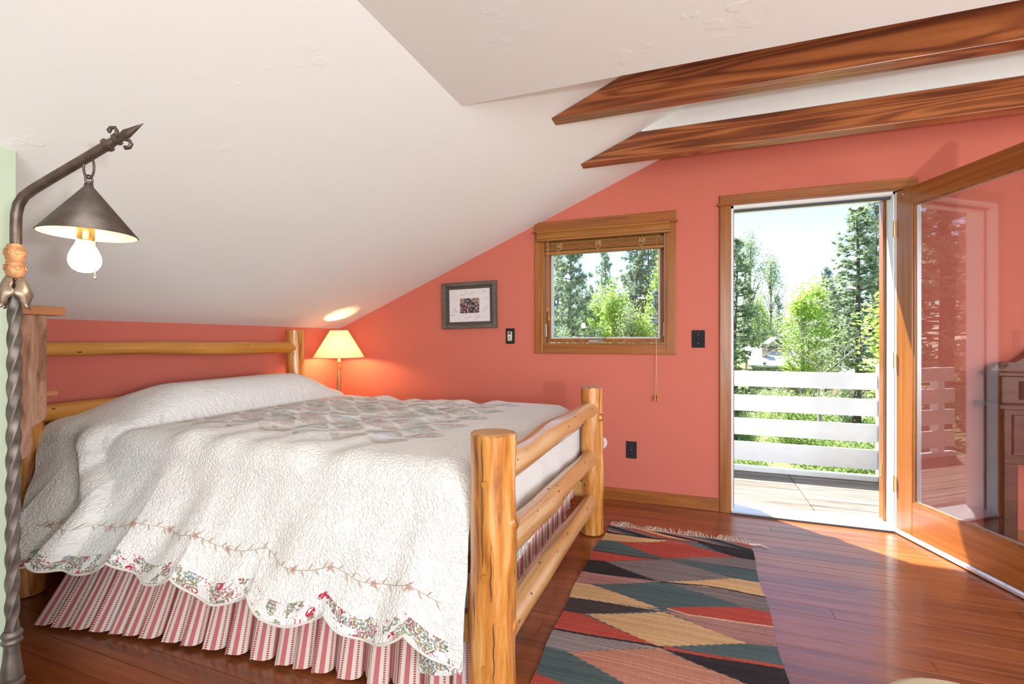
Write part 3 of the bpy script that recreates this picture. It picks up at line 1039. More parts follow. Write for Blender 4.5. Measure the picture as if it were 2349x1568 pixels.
rf = n.new('ShaderNodeValToRGB')
rf.color_ramp.interpolation = 'CONSTANT'
for p_, c_ in ((0.0, (0.50, 0.03, 0.07)), (0.4, (0.70, 0.28, 0.32)), (0.6, (0.45, 0.05, 0.10)), (0.75, (0.32, 0.38, 0.40))):
    rf.color_ramp.elements.new(p_).color = c4(c_)
l.new(vf.outputs['Color'], rf.inputs[0])
lay3 = lay(lay2, both(lt.outputs[0], rosef), rf.outputs[0])
flm = n.new('ShaderNodeMixRGB')
flm.inputs[0].default_value = 0.0
l.new(lay3, flm.inputs[1])
base = n.new('ShaderNodeRGB')
base.outputs[0].default_value = (0.83, 0.81, 0.775, 1)
band = n.new('ShaderNodeMath')
band.operation = 'LESS_THAN'
band.inputs[1].default_value = 0.068
l.new(sp.outputs['Y'], band.inputs[0])
mb1 = n.new('ShaderNodeMixRGB')
l.new(band.outputs[0], mb1.inputs[0])
l.new(base.outputs[0], mb1.inputs[1])
l.new(flm.outputs[0], mb1.inputs[2])
# patchwork: attribute colour with mask in alpha, overlaid by the flower print
pm = n.new('ShaderNodeMixRGB')
pm.inputs[0].default_value = 0.40
l.new(at.outputs['Color'], pm.inputs[1])
l.new(flm.outputs[0], pm.inputs[2])
mb2 = n.new('ShaderNodeMixRGB')
l.new(at.outputs['Alpha'], mb2.inputs[0])
l.new(mb1.outputs[0], mb2.inputs[1])
l.new(pm.outputs[0], mb2.inputs[2])
l.new(mb2.outputs[0], b.inputs['Base Color'])
b.inputs['Roughness'].default_value = 0.9
b.inputs['Specular IOR Level'].default_value = 0.15
b.inputs['Sheen Weight'].default_value = 0.15
M['quilt'] = qm

XQ1 = -0.653


def hump_x(x):
    t = np.clip((-2.41 - x) / 0.20, 0, 1)
    up = np.sqrt(np.clip(1 - (1 - t) ** 2, 0, 1))
    back = 1 - 0.25 * sstep(-2.70, -2.92, x)
    return up * back


def top_z(x, y):
    x = np.asarray(x, float)
    y = np.asarray(y, float)
    hy = sstep(1.28, 1.85, y) * (1 - sstep(2.58, 2.99, y))
    z = 0.775 + 0.165 * hump_x(x) * hy
    z = z - 0.030 * np.exp(-((x + 2.392) / 0.028) ** 2) * hy
    # loose puckers over the patchwork
    pk = sstep(-2.3, -2.1, x) * (1 - sstep(-1.3, -0.95, x))
    z = z + pk * (0.012 * np.sin(17 * x + 5 * y) * np.sin(9 * y + 4 * x) + 0.006 * np.sin(31 * x - 13 * y))
    z = z + 0.006 * np.sin(4 * x + 2 * y) - 0.02 * sstep(-1.9, -0.7, x) * 0
    # rolled edge at the foot
    t = np.clip((x - (XQ1 - 0.14)) / 0.14, 0, 1)
    z = z - 0.14 * (1 - np.sqrt(np.clip(1 - t * t, 0, 1)))
    return z


def near_side(X, q):
    """quilt hanging over the side of the bed; q 0 at the hem, 1 at the shoulder"""
    Yh = np.interp(X, [-2.9, -2.6, -2.2, -1.9, -1.42, -1.12, -0.82, -0.67], [1.05, 1.07, 1.10, 1.135, 1.19, 1.225, 1.262, 1.285])
    Zh = np.interp(X, [-2.9, -2.6, -2.2, -1.9, -1.65, -1.42, -1.12, -0.82, -0.67], [0.35, 0.35, 0.36, 0.372, 0.345, 0.315, 0.292, 0.280, 0.235])
    Zh = Zh - 0.055 * np.abs(np.sin(PI * (X + 0.82) / 0.29)) ** 0.8
    Zs = top_z(X, np.full_like(X, 1.465)) - 0.10
    Z = Zh + (Zs - Zh) * q
    w = (1 - q)
    Y = Yh + (1.355 - Yh) * (1 - w ** 1.15)
    ph_ = X + 0.10 * w
    fo = 0.50 * np.sin(2 * PI * ph_ / 0.41 + 0.8) + 0.34 * np.sin(2 * PI * ph_ / 0.235 + 2.1) + 0.25 * np.sin(2 * PI * ph_ / 0.155 + 0.4 + 2 * w)
    Y = Y - 0.024 * np.clip(w, 0, 1) ** 0.8 * fo
    # swell of a low bulge and a dent
    Y = Y - 0.018 * np.exp(-((X + 1.15) / 0.22) ** 2 - ((q - 0.62) / 0.2) ** 2) + 0.02 * np.exp(-((X + 1.42) / 0.09) ** 2 - ((q - 0.55) / 0.3) ** 2)
    # the part pulled over the pillows lies on top of the rest with a rolled fold
    xb = -2.20 - 0.24 * np.clip((q - 0.45) / 0.55, 0, 1) ** 1.6
    dlt = xb - X
    Y = Y - 0.045 * sstep(-0.012, 0.03, dlt) * (1 - 0.3 * q) - 0.030 * np.exp(-((dlt - 0.06) / 0.05) ** 2)
    Y = Y + 0.035 * np.exp(-((dlt - 0.19) / 0.06) ** 2) * (1 - 0.4 * q)
    return Y, Z


quilt = thing('quilt', 'white scalloped quilt with floral patchwork and border spread over the log bed', 'quilt', (-1.75, 1.6, 0.77))
nx, nn, na, nt_, nfz = 430, 150, 22, 210, 34
s_ = np.linspace(0, 1, nx)
PX, PY, PZ, UU, VV = [], [], [], [], []
dist = np.zeros(nx)
prev = None


def xline(q):
    xh = -2.86 + 0.37 * (1 - q) ** 0.8
    return xh + (XQ1 - xh) * s_


for q in np.linspace(0, 1, nn):
    X = xline(q)
    Y, Z = near_side(X, np.full(nx, q))
    PX.append(X), PY.append(Y), PZ.append(Z)
X = xline(1.0)
for ph_ in np.linspace(0, PI / 2, na + 1)[1:]:
    te = top_z(X, np.full(nx, 1.465))
    Y0, _ = near_side(X, np.full(nx, 1.0))
    PX.append(X)
    PY.append(1.465 - (1.465 - Y0) * math.cos(ph_))
    PZ.append(te - 0.10 + 0.10 * math.sin(ph_))
for y_ in np.linspace(1.465, 2.85, nt_ + 1)[1:]:
    PX.append(X), PY.append(np.full(nx, y_)), PZ.append(top_z(X, np.full(nx, y_)))
for i, t in enumerate(np.linspace(0, 1, nfz + 1)[1:]):
    te = top_z(X, np.full(nx, 2.85))
    if t < 0.4:
        a = t / 0.4 * PI / 2
        PX.append(X), PY.append(np.full(nx, 2.85 + 0.11 * math.sin(a))), PZ.append(te - 0.10 + 0.10 * math.cos(a))
    else:
        f_ = (t - 0.4) / 0.6
        PX.append(X)
        PY.append(2.96 + 0.05 * f_ + 0.012 * np.sin(2 * PI * X / 0.3) * f_)
        PZ.append((te - 0.10) * (1 - f_) + 0.36 * f_)
P = np.stack([np.array(PX), np.array(PY), np.array(PZ)], -1)          # rows along the drop, columns along x
seg = np.linalg.norm(np.diff(P, axis=0), axis=-1)
Vv = np.vstack([np.zeros(nx), np.cumsum(seg, 0)])
UV = np.stack([P[..., 0], Vv], -1)
# patchwork colours on the flat of the bed
colr = np.zeros(P.shape[:2] + (4,), np.float32)
xx, yy = P[..., 0], P[..., 1]
flat_mask = (np.arange(P.shape[0])[:, None] > nn + na // 2) & (np.arange(P.shape[0])[:, None] < nn + na + nt_)
pal = np.array([(0.44, 0.47, 0.33), (0.56, 0.64, 0.66), (0.66, 0.50, 0.47), (0.60, 0.62, 0.52), (0.66, 0.58, 0.52), (0.50, 0.58, 0.60)])
gx = (xx + 2.36) / 0.20
gy = (yy - 1.66) / 0.23
for sx_, off_ in ((0, 0.0), (1, 0.5)):
    ix = np.round((gx - off_))
    iy = np.round((gy - off_))
    dx = (gx - off_ - ix)
    dy = (gy - off_ - iy)
    pet = (np.abs(dx) / 0.47) ** 1.35 + (np.abs(dy) / 0.27) ** 1.35 < 1
    half = dy > 0
    ok = flat_mask & pet & (xx > -2.385) & (ix >= 0) & (ix <= 6) & (iy >= 0) & (iy <= 4)
    idx = ((ix * 3 + iy * 5 + sx_ * 2 + half * 1).astype(int)) % 6
    colr[ok, :3] = pal[idx[ok]]
    colr[ok, 3] = 1.0
# sprigs of print between the petals
spr = flat_mask & (xx > -2.44) & (xx < -1.10) & (yy > 1.58) & (yy < 2.75) & (np.sin(xx * 41 + 3 * np.sin(yy * 19)) * np.sin(yy * 37 + 2 * np.sin(xx * 23)) > 0.72) & (colr[..., 3] < 0.5)
colr[spr] = (0.62, 0.50, 0.42, 0.45)
me = raw_mesh('cover', P.reshape(-1, 3), grid_faces(P.shape[0], nx), M['quilt'], True, UV.reshape(-1, 2), colr.reshape(-1, 4))
link('cover', me, quilt)


def on_side(x, dist_):
    """point on the near drop at fabric distance dist_ above the hem"""
    Xv = np.array([x])
    y0, z0 = near_side(Xv, np.array([0.0]))
    y1, z1 = near_side(Xv, np.array([1.0]))
    L = math.hypot(z1[0] - z0[0], y1[0] - y0[0])
    q = np.array([min(1, dist_ / L)])
    y, z = near_side(Xv, q)
    return (x, y[0] - 0.0015, z[0])


hx = np.linspace(-2.487, XQ1 - 0.002, 330)
part('hem_binding', MB().tube([tuple(np.array(on_side(x, 0.0)) + (0, 0, 0.001)) for x in hx], 0.0042, 6), flat('hem_binding', (0.66, 0.62, 0.56), 0.9), quilt, smooth=True)
vine_c = flat('embroidery_stem', (0.46, 0.35, 0.25), 0.9)
vine_f = flat('embroidery_flower', (0.52, 0.30, 0.24), 0.9)


def vine_d(x):
    return 0.142 - 0.030 * abs(math.sin(PI * (x + 0.82) / 0.29)) + 0.0 + 0.055 * abs(math.sin(PI * (x + 0.82) / 0.29)) ** 0.8


vx = np.linspace(-2.46, -0.72, 260)
vb = MB().tube([on_side(x, vine_d(x)) for x in vx], 0.0010, 4)
rv = random.Random(4)
fb = MB()
xq = -2.44
side_ = 1
while xq < -0.73:
    p = Vector(on_side(xq, vine_d(xq)))
    q_ = Vector(on_side(xq + 0.016, vine_d(xq + 0.016) + side_ * 0.020))
    vb.tube([p, (p * 0.5 + q_ * 0.5) + Vector((0, -0.001, 0)), q_], [0.0008, 0.0024, 0.0006], 5)
    side_ = -side_
    if abs(math.sin(PI * (xq + 0.82) / 0.29)) < 0.12 or abs(math.sin(PI * (xq + 0.82) / 0.29)) > 0.99:
        for kk in range(5):
            a = kk * 2 * PI / 5
            e = Vector(on_side(xq + 0.014 * math.cos(a), vine_d(xq) + 0.014 * math.sin(a)))
            fb.tube([p + Vector((0, -0.001, 0)), (p + e) / 2 + Vector((0, -0.0015, 0)), e], [0.001, 0.003, 0.001], 5)
    xq += 0.027
part('embroidered_vine', vb, vine_c, quilt)
part('embroidered_flowers', fb, vine_f, quilt, kind='stuff')

# foot end of the quilt, hanging behind the foot rails
ny_, nz_ = 150, 70
yy_ = np.linspace(1.37, 2.95, ny_)
rows = []
for i in range(nz_):
    t = i / (nz_ - 1)
    zt = top_z(np.full(ny_, XQ1), yy_) + 0.0
    zb = np.interp(yy_, [1.37, 2.0, 2.6, 2.95], [0.30, 0.36, 0.42, 0.44]) - 0.04 * np.abs(np.sin(PI * yy_ / 0.29))
    rows.append(np.stack([XQ1 + 0.004 + 0.012 * np.sin(2 * PI * yy_ / 0.33) * t + 0.012 * t, yy_, zt * (1 - t) + zb * t], -1))
PF = np.stack(rows, 0)
uvf = np.stack([PF[..., 1], PF[..., 2] - (np.interp(yy_, [1.37, 2.0, 2.6, 2.95], [0.30, 0.36, 0.42, 0.44]) - 0.04 * np.abs(np.sin(PI * yy_ / 0.29)))[None, :]], -1)
link('foot_drop', raw_mesh('foot_drop', PF.reshape(-1, 3), grid_faces(nz_, ny_), M['quilt'], True, uvf.reshape(-1, 2), np.zeros((nz_ * ny_, 4))), quilt)
# corner flap of the quilt beyond the far post
fl_ = []
for i in range(24):
    t = i / 23
    for j in range(24):
        s2 = j / 23
        fl_.append((-0.69 + 0.195 * s2 * (0.75 + 0.25 * math.sin(PI * min(1, 0.3 + 0.7 * t))), 3.005 + 0.02 * math.sin(5 * s2) + 0.02 * t, 0.62 - 0.05 * s2 - 0.15 * t * (1 - 0.35 * s2 * s2)))
fl_ = np.array(fl_)
uvc = np.stack([fl_[:, 0], fl_[:, 2] - 0.44], -1)
link('corner_flap', raw_mesh('corner_flap', fl_, grid_faces(24, 24), M['quilt'], True, uvc, np.zeros((576, 4))), quilt)
# lower corner at the near foot post, hanging inside the turned hem
fc = []
for i in range(40):
    t = i / 39
    for j in range(16):
        s2 = j / 15
        fc.append((-0.80 + 0.150 * s2, 1.345 - 0.045 * t - 0.012 * math.sin(PI * s2) + 0.006 * math.sin(9 * t), 0.50 - 0.36 * t + 0.03 * s2 * t))
fc = np.array(fc)
uvc = np.stack([fc[:, 0], fc[:, 2] - 0.14], -1)
link('corner_fold', raw_mesh('corner_fold', fc, grid_faces(40, 16), M['quilt'], True, uvc, np.zeros((640, 4))), quilt)

# ------------------------------------------------------------------ bed skirt
sm, n, l, b = new_mat('ticking_stripe')
uvn = n.new('ShaderNodeUVMap')
uvn.uv_map = 'UVMap'
sp = n.new('ShaderNodeSeparateXYZ')
l.new(uvn.outputs[0], sp.inputs[0])
d1 = n.new('ShaderNodeMath')
d1.operation = 'MULTIPLY'
d1.inputs[1].default_value = 1 / 0.056
l.new(sp.outputs['X'], d1.inputs[0])
fr = n.new('ShaderNodeMath')
fr.operation = 'FRACT'
l.new(d1.outputs[0], fr.inputs[0])
rs_ = n.new('ShaderNodeValToRGB')
rs_.color_ramp.interpolation = 'CONSTANT'
iv, pk = (0.74, 0.66, 0.57), (0.56, 0.17, 0.175)
rs_.color_ramp.elements[0].color = c4(pk)
rs_.color_ramp.elements[1].position = 0.34
rs_.color_ramp.elements[1].color = c4(iv)
l.new(fr.outputs[0], rs_.inputs[0])
# dotted red line in the middle of each ivory stripe
c1 = n.new('ShaderNodeMath')
c1.operation = 'COMPARE'
c1.inputs[1].default_value = 0.67
c1.inputs[2].default_value = 0.075
l.new(fr.outputs[0], c1.inputs[0])
sv = n.new('ShaderNodeMath')
sv.operation = 'MULTIPLY'
sv.inputs[1].default_value = 900
l.new(sp.outputs['Y'], sv.inputs[0])
si = n.new('ShaderNodeMath')
si.operation = 'SINE'
l.new(sv.outputs[0], si.inputs[0])
gt = n.new('ShaderNodeMath')
gt.operation = 'GREATER_THAN'
gt.inputs[1].default_value = -0.35
l.new(si.outputs[0], gt.inputs[0])
mu = n.new('ShaderNodeMath')
mu.operation = 'MULTIPLY'
l.new(c1.outputs[0], mu.inputs[0])
l.new(gt.outputs[0], mu.inputs[1])
mx = n.new('ShaderNodeMixRGB')
mx.inputs[2].default_value = (0.40, 0.045, 0.06, 1)
l.new(mu.outputs[0], mx.inputs[0])
l.new(rs_.outputs[0], mx.inputs[1])
l.new(mx.outputs[0], b.inputs['Base Color'])
b.inputs['Roughness'].default_value = 0.9
b.inputs['Specular IOR Level'].default_value = 0.1
M['skirt'] = sm


def ruffle(u, seed):
    rg = np.random.default_rng(seed)
    wl_ = 0.098 + 0.040 * np.interp(u, np.linspace(u.min(), u.max(), 30), rg.uniform(-1, 1, 30))
    ph_ = np.cumsum(np.gradient(u) / wl_) * 2 * PI
    return ph_


skirt = thing('bed_skirt', 'gathered bed skirt in red and ivory ticking stripes along the side of the bed', 'bed skirt', (-1.6, 1.38, 0))
nu, nvv = 1100, 26
u = np.linspace(-2.52, -0.665, nu)
ph_ = ruffle(u, 2)
rows, uvs = [], []
Yb = np.interp(u, [-2.6, -2.48, -2.05, -1.69, -1.15, -0.66], [1.165, 1.175, 1.255, 1.305, 1.352, 1.372])
for i in range(nvv):
    t = i / (nvv - 1)                 # 0 top, 1 bottom
    amp = 0.004 + 0.028 * t ** 0.7
    Y = 1.405 + (Yb - 1.405) * t ** 1.2 - amp * np.sin(ph_) - 0.3 * amp * np.sin(2 * ph_ + 1)
    X = u + 0.55 * amp * np.sin(2 * ph_ + 0.6) + 0.012 * t * np.sin(u * 7)
    Z = 0.42 + (0.022 - 0.42) * t + 0.006 * t * np.sin(ph_ * 1 + 2)
    rows.append(np.stack([X, Y, Z], -1))
PS = np.stack(rows, 0)
arc = np.concatenate([[0], np.cumsum(np.linalg.norm(np.diff(PS[-1], axis=0), axis=-1))])
uvs = np.stack(np.broadcast_arrays(arc[None, :], (np.linspace(0, 0.4, nvv))[:, None]), -1)
link('ruffle', raw_mesh('ruffle', PS.reshape(-1, 3), grid_faces(nvv, nu), M['skirt'], True, uvs.reshape(-1, 2)), skirt)
sk2 = thing('bed_skirt', 'gathered striped bed skirt showing between the foot rails of the log bed', 'bed skirt', (-0.7, 2.15, 0))
u = np.linspace(1.44, 2.90, 900)
ph_ = ruffle(u, 8)
rows = []
for i in range(nvv):
    t = i / (nvv - 1)
    amp = 0.003 + 0.014 * t ** 0.7
    X = -0.693 + 0.004 * t + amp * np.sin(ph_) * 0.6
    Yy = u + 0.5 * amp * np.sin(2 * ph_ + 0.6)
    zb = np.interp(u, [1.44, 2.4, 2.75, 2.9], [0.05, 0.07, 0.16, 0.22])
    Z = 0.46 + (zb - 0.46) * t
    rows.append(np.stack([X, Yy, Z], -1))
PS = np.stack(rows, 0)
arc = np.concatenate([[0], np.cumsum(np.linalg.norm(np.diff(PS[-1], axis=0), axis=-1))])
uvs = np.stack(np.broadcast_arrays(arc[None, :], (np.linspace(0, 0.4, nvv))[:, None]), -1)
link('ruffle', raw_mesh('ruffle', PS.reshape(-1, 3), grid_faces(nvv, len(u)), M['skirt'], True, uvs.reshape(-1, 2)), sk2)

# ------------------------------------------------------------------ rug
rug_pal = {'C': (0.58, 0.38, 0.19), 'T': (0.085, 0.125, 0.125), 'R': (0.42, 0.075, 0.055), 'K': (0.035, 0.030, 0.034), 'M': (0.36, 0.19, 0.165), 'B': (0.065, 0.052, 0.052),
           'L': (0.27, 0.235, 0.225), 'G': (0.20, 0.165, 0.16), 'S': (0.46, 0.215, 0.145), 'P': (0.60, 0.43, 0.27)}
rug_poly = [('C', [(-0.032, 0.13), (0.464, 0.123), (0.138, 0.229), (-0.029, 0.257)]), ('T', [(-0.029, 0.257), (0.095, 0.243), (0.446, 0.366), (0.422, 0.376), (-0.024, 0.399)]),
            ('R', [(-0.026, 0.407), (0.415, 0.383), (0.259, 0.451), (0.112, 0.508), (-0.023, 0.526)]), ('K', [(-0.023, 0.526), (0.112, 0.508), (0.428, 0.634), (-0.018, 0.667)]),
            ('M', [(-0.018, 0.667), (0.457, 0.633), (0.183, 0.746), (-0.016, 0.781)]), ('C', [(-0.016, 0.781), (0.083, 0.77), (0.468, 0.874), (0.429, 0.886), (-0.021, 0.92)]),
            ('B', [(-0.021, 0.92), (0.476, 0.891), (0.093, 1.04), (-0.019, 1.043)]), ('R', [(-0.019, 1.043), (0.093, 1.04), (0.488, 1.149), (0.449, 1.164), (-0.012, 1.181)]),
            ('L', [(-0.012, 1.181), (0.495, 1.156), (0.115, 1.302), (-0.005, 1.302)]), ('T', [(-0.005, 1.302), (0.103, 1.305), (0.394, 1.399), (0.216, 1.461), (-0.008, 1.448)]),
            ('R', [(-0.02, 1.448), (0.156, 1.479), (0.3, 1.56), (-0.02, 1.56)]), ('K', [(0.594, 0.108), (1.02, 0.111), (1.02, 0.222), (0.884, 0.218)]),
            ('G', [(0.478, 0.359), (0.884, 0.218), (1.02, 0.222), (1.02, 0.335)]), ('T', [(0.486, 0.365), (1.02, 0.335), (1.02, 0.475), (0.86, 0.48)]),
            ('C', [(0.478, 0.625), (0.86, 0.48), (1.02, 0.475), (1.02, 0.607)]), ('G', [(0.483, 0.635), (1.02, 0.607), (1.02, 0.742), (0.869, 0.736)]),
            ('R', [(0.5, 0.865), (0.869, 0.736), (1.02, 0.742), (1.02, 0.853), (0.617, 0.89)]), ('M', [(0.482, 0.889), (0.617, 0.89), (1.02, 0.853), (1.02, 0.994), (0.863, 1.014)]),
            ('T', [(0.505, 1.147), (0.818, 1.028), (1.02, 0.994), (1.02, 1.109)]), ('K', [(0.506, 1.157), (1.02, 1.123), (1.02, 1.243), (0.845, 1.261)]),
            ('C', [(1.02, 1.243), (0.845, 1.261), (0.40, 1.40), (0.6, 1.45), (1.02, 1.40)]),
            ('R', [(0.121, 0.238), (0.473, 0.126), (0.892, 0.215), (0.462, 0.364)]), ('G', [(0.115, 0.512), (0.471, 0.374), (0.861, 0.479), (0.45, 0.632)]),
            ('T', [(0.087, 0.773), (0.472, 0.641), (0.873, 0.733), (0.474, 0.872)]), ('C', [(0.119, 1.035), (0.489, 0.901), (0.875, 1.011), (0.483, 1.152)]),
            ('S', [(0.11, 1.305), (0.495, 1.159), (0.845, 1.261), (0.374, 1.406)])]
rug_line = [('K', [(-0.02, 0.112), (0.594, 0.108), (1.02, 0.111)], 0.007), ('K', [(-0.023, 0.404), (0.431, 0.378)], 0.005), ('K', [(0.45, 0.635), (0.685, 0.604), (1.02, 0.609)], 0.006),
            ('P', [(-0.02, 0.921), (0.476, 0.891)], 0.003), ('P', [(0.507, 0.869), (0.617, 0.89), (1.02, 0.856)], 0.005), ('K', [(-0.02, 1.183), (0.506, 1.151)], 0.006), ('R', [(0.506, 1.15), (1.02, 1.116)], 0.009)]
RUGW, RUGL = 0.82, 1.53
nru, nrv = 260, 480
cu, cv = np.meshgrid((np.arange(nru) + 0.5) / nru, (np.arange(nrv) + 0.5) / nrv * RUGL, indexing='ij')
rg = np.random.default_rng(6)
cuj = cu + np.where((np.arange(nrv) % 4 < 2)[None, :], 0.006, -0.006)     # toothed joins between colours
cc = np.zeros((nru, nrv, 4), np.float32)
cc[..., :3] = rug_pal['T']
cc[..., 3] = 1
# slanting stripes of the end band
ds = (cu * 1.0 - cv * 3.4) * 9.5
st = np.floor(ds).astype(int) % 7
endp = [rug_pal[c] for c in 'GRCKMTK']
for i in range(7):
    cc[(cv < 0.13) & (st == i), :3] = endp[i]


def inside(poly, x, y):
    r_ = np.zeros(x.shape, bool)
    j = len(poly) - 1
    for i in range(len(poly)):
        xi, yi = poly[i]
        xj, yj = poly[j]
        c_ = ((yi > y) != (yj > y)) & (x < (xj - xi) * (y - yi) / (yj - yi + 1e-12) + xi)
        r_ ^= c_
        j = i
    return r_


for cch, poly in rug_poly:
    cc[inside(poly, cuj, cv), :3] = rug_pal[cch]
for cch, pl, wd in rug_line:
    xs_, ys_ = [p[0] for p in pl], [p[1] for p in pl]
    d_ = np.abs(cv - np.interp(cu, xs_, ys_))
    ok = (d_ < wd) & (cu >= xs_[0]) & (cu <= xs_[-1])
    cc[ok, :3] = rug_pal[cch]
cc[..., :3] *= 1.15 * (1 + 0.13 * rg.standard_normal((1, nrv, 1)) + 0.07 * rg.standard_normal((nru, nrv, 1)))
cc = np.clip(cc, 0, 1)
ru, rv_ = np.meshgrid(np.linspace(0, 1, nru + 1), np.linspace(0, RUGL, nrv + 1), indexing='ij')
lx = np.interp(rv_, [0, 0.22, 0.4, 0.9, 1.53], [-0.497, -0.499, -0.520, -0.528, -0.520]) + 0.004 * np.sin(rv_ * 14)
rx = 0.305 + 0.006 * np.sin(rv_ * 11)
RX = lx + (rx - lx) * ru
RY = 3.066 - rv_ + 0.010 * np.sin(RX * 9 + 1) * (1 - rv_)
RZ = 0.0075 + 0.0012 * np.sin(RX * 17 + rv_ * 9) + 0.0012 * np.sin(rv_ * 31) + 0.012 * np.exp(-((rv_ - 0.125) / 0.03) ** 2) * (0.5 + 0.5 * np.sin(RX * 6 + 1))
rm, n, l, b = new_mat('kilim_wool')
at = n.new('ShaderNodeAttribute')
at.attribute_name = 'pattern'
l.new(at.outputs['Color'], b.inputs['Base Color'])
b.inputs['Roughness'].default_value = 0.95
b.inputs['Specular IOR Level'].default_value = 0.1
tc = n.new('ShaderNodeTexCoord')
wv = n.new('ShaderNodeTexWave')
wv.bands_direction = 'X'
wv.inputs['Scale'].default_value = 75
wv.inputs['Distortion'].default_value = 1.0
l.new(tc.outputs['Object'], wv.inputs['Vector'])
bp = n.new('ShaderNodeBump')
bp.inputs['Strength'].default_value = 0.5
bp.inputs['Distance'].default_value = 0.003
l.new(wv.outputs['Fac'], bp.inputs['Height'])
l.new(bp.outputs[0], b.inputs['Normal'])
rug = thing('woven_rug', 'flat woven rug with red, teal, cream and charcoal diamonds beside the footboard', 'rug', (-0.1, 2.3, 0))
me = raw_mesh('weave', np.stack([RX, RY, RZ], -1).reshape(-1, 3), grid_faces(nru + 1, nrv + 1)[:, ::-1], rm, False, None, cc.reshape(-1, 4))
wv_o = link('weave', me, rug)
sol = wv_o.modifiers.new('thickness', 'SOLIDIFY')
sol.thickness = 0.004
sol.offset = -1
for yend, sgn in ((3.066, 1), (1.536, -1)):
    fr_ = MB()
    rf_ = random.Random(12 + sgn)
    for i in range(110):
        x = -0.485 + 0.785 * i / 109
        L = rf_.uniform(0.045, 0.085)
        dx = 0.035 * math.sin(i * 0.23) + rf_.uniform(-0.02, 0.02)
        fr_.tube([(x, yend - 0.004 * sgn, 0.009), (x + dx * 0.4, yend + sgn * L * 0.5, 0.010 + rf_.uniform(0, 0.014)), (x + dx, yend + sgn * L, 0.004 + rf_.uniform(0, 0.006))], [0.0022, 0.0018, 0.0012], 5)
    if sgn > 0:
        fr_.tube([(0.30, 3.06, 0.008), (0.36, 3.07, 0.008), (0.40, 3.045, 0.006)], [0.005, 0.004, 0.002], 6)
    part('fringe', fr_, M['fringe'], rug, kind='stuff')

# ------------------------------------------------------------------ iron floor lamp
LB = Vector((-1.583, 0.692, 0.0))
AR = Vector((0.936, 0.351, 0))       # direction of the arm
lamp = thing('floor_lamp', 'wrought iron floor lamp with a twisted pole and a hanging cone shade', 'floor lamp', LB)


def lp3(s, z, side=0.0):
    return LB + AR * s + Vector((-0.351, 0.936, 0)) * side + Vector((0, 0, z))


tw = MB()
kz, ks = 160, 24
v, f = [], []
for i in range(kz):
    t = i / (kz - 1)
    z = 0.43 + 0.875 * t
    a0 = t * 2 * PI * 3.6
    c_ = lp3(-0.008 * (1 - t), z)
    for j in range(ks):
        a = 2 * PI * j / ks
        rr_ = 0.0112 / max(abs(math.cos(a)), abs(math.sin(a))) ** 0.75
        v.append((c_.x + rr_ * math.cos(a + a0), c_.y + rr_ * math.sin(a + a0), z))
for i in range(kz - 1):
    for j in range(ks):
        f.append((i * ks + j, i * ks + (j + 1) % ks, (i + 1) * ks + (j + 1) % ks, (i + 1) * ks + j))
tw.add(v, f)
part('twisted_pole', tw, M['iron_twist'], lamp, smooth='all')
col_ = MB().lathe([(0.016, 0.0), (0.020, 0.004), (0.020, 0.010), (0.016, 0.014), (0.019, 0.018), (0.021, 0.024), (0.019, 0.030), (0.0155, 0.034)], lp3(-0.008, 0.415), 20)
part('collar', col_, M['iron_twist'], lamp, smooth=True)
part('lower_socket', MB().lathe([(0.018, 0.0), (0.021, 0.004), (0.022, 0.012), (0.017, 0.05), (0.0145, 0.085), (0.015, 0.095)], lp3(-0.009, 0.325), 10), M['iron_twist'], lamp, smooth=True)
part('collar', MB().lathe([(0.020, 0.0), (0.025, 0.006), (0.025, 0.014), (0.020, 0.018)], lp3(-0.009, 0.308), 20), M['iron_twist'], lamp, smooth=True)
part('base_column', MB().lathe([(0.016, 0.0), (0.018, 0.10), (0.018, 0.23)], lp3(-0.010, 0.08), 12), M['iron_twist'], lamp, smooth=True)
for kk in range(3):
    a = kk * 2 * PI / 3 + 0.2
    dv = AR * math.cos(a) + Vector((-0.351, 0.936, 0)) * math.sin(a)
    pts = [lp3(-0.01, 0.27) + dv * 0.015]
    for r_, z_ in ((0.028, 0.288), (0.045, 0.292), (0.058, 0.284), (0.062, 0.268), (0.052, 0.258), (0.038, 0.248), (0.03, 0.22), (0.04, 0.16), (0.08, 0.09), (0.13, 0.04), (0.165, 0.018), (0.18, 0.03), (0.172, 0.044)):
        pts.append(lp3(-0.01, z_) + dv * r_)
    part('scroll_leg', MB().tube(pts, 0.0065, 8), M['iron_twist'], lamp, smooth=True)
# carved double rose
rose = MB().lathe([(0.014, 0.0), (0.0165, 0.004), (0.0185, 0.016), (0.0195, 0.026), (0.016, 0.034), (0.0165, 0.037), (0.018, 0.040), (0.016, 0.043), (0.019, 0.052), (0.0205, 0.064), (0.018, 0.076), (0.015, 0.080), (0.0155, 0.084)], lp3(0, 1.325), 28)
ro = part('carved_rose', rose, M['rose'], lamp, smooth=True)
for zc in (1.350, 1.388):
    for a in (-2.3, -1.2, -0.1, 1.0, 2.1, 3.1):
        pts = []
        for q in range(16):
            th_ = q * 0.62
            rr_ = 0.010 * (1 - q / 18)
            aa = a + rr_ * math.cos(th_) / 0.021
            c_ = lp3(0, zc + rr_ * math.sin(th_))
            pts.append((c_.x + 0.0200 * math.cos(aa), c_.y + 0.0200 * math.sin(aa), c_.z))
        part('petal_curl', MB().tube(pts, 0.0014, 5), M['rose'], ro)
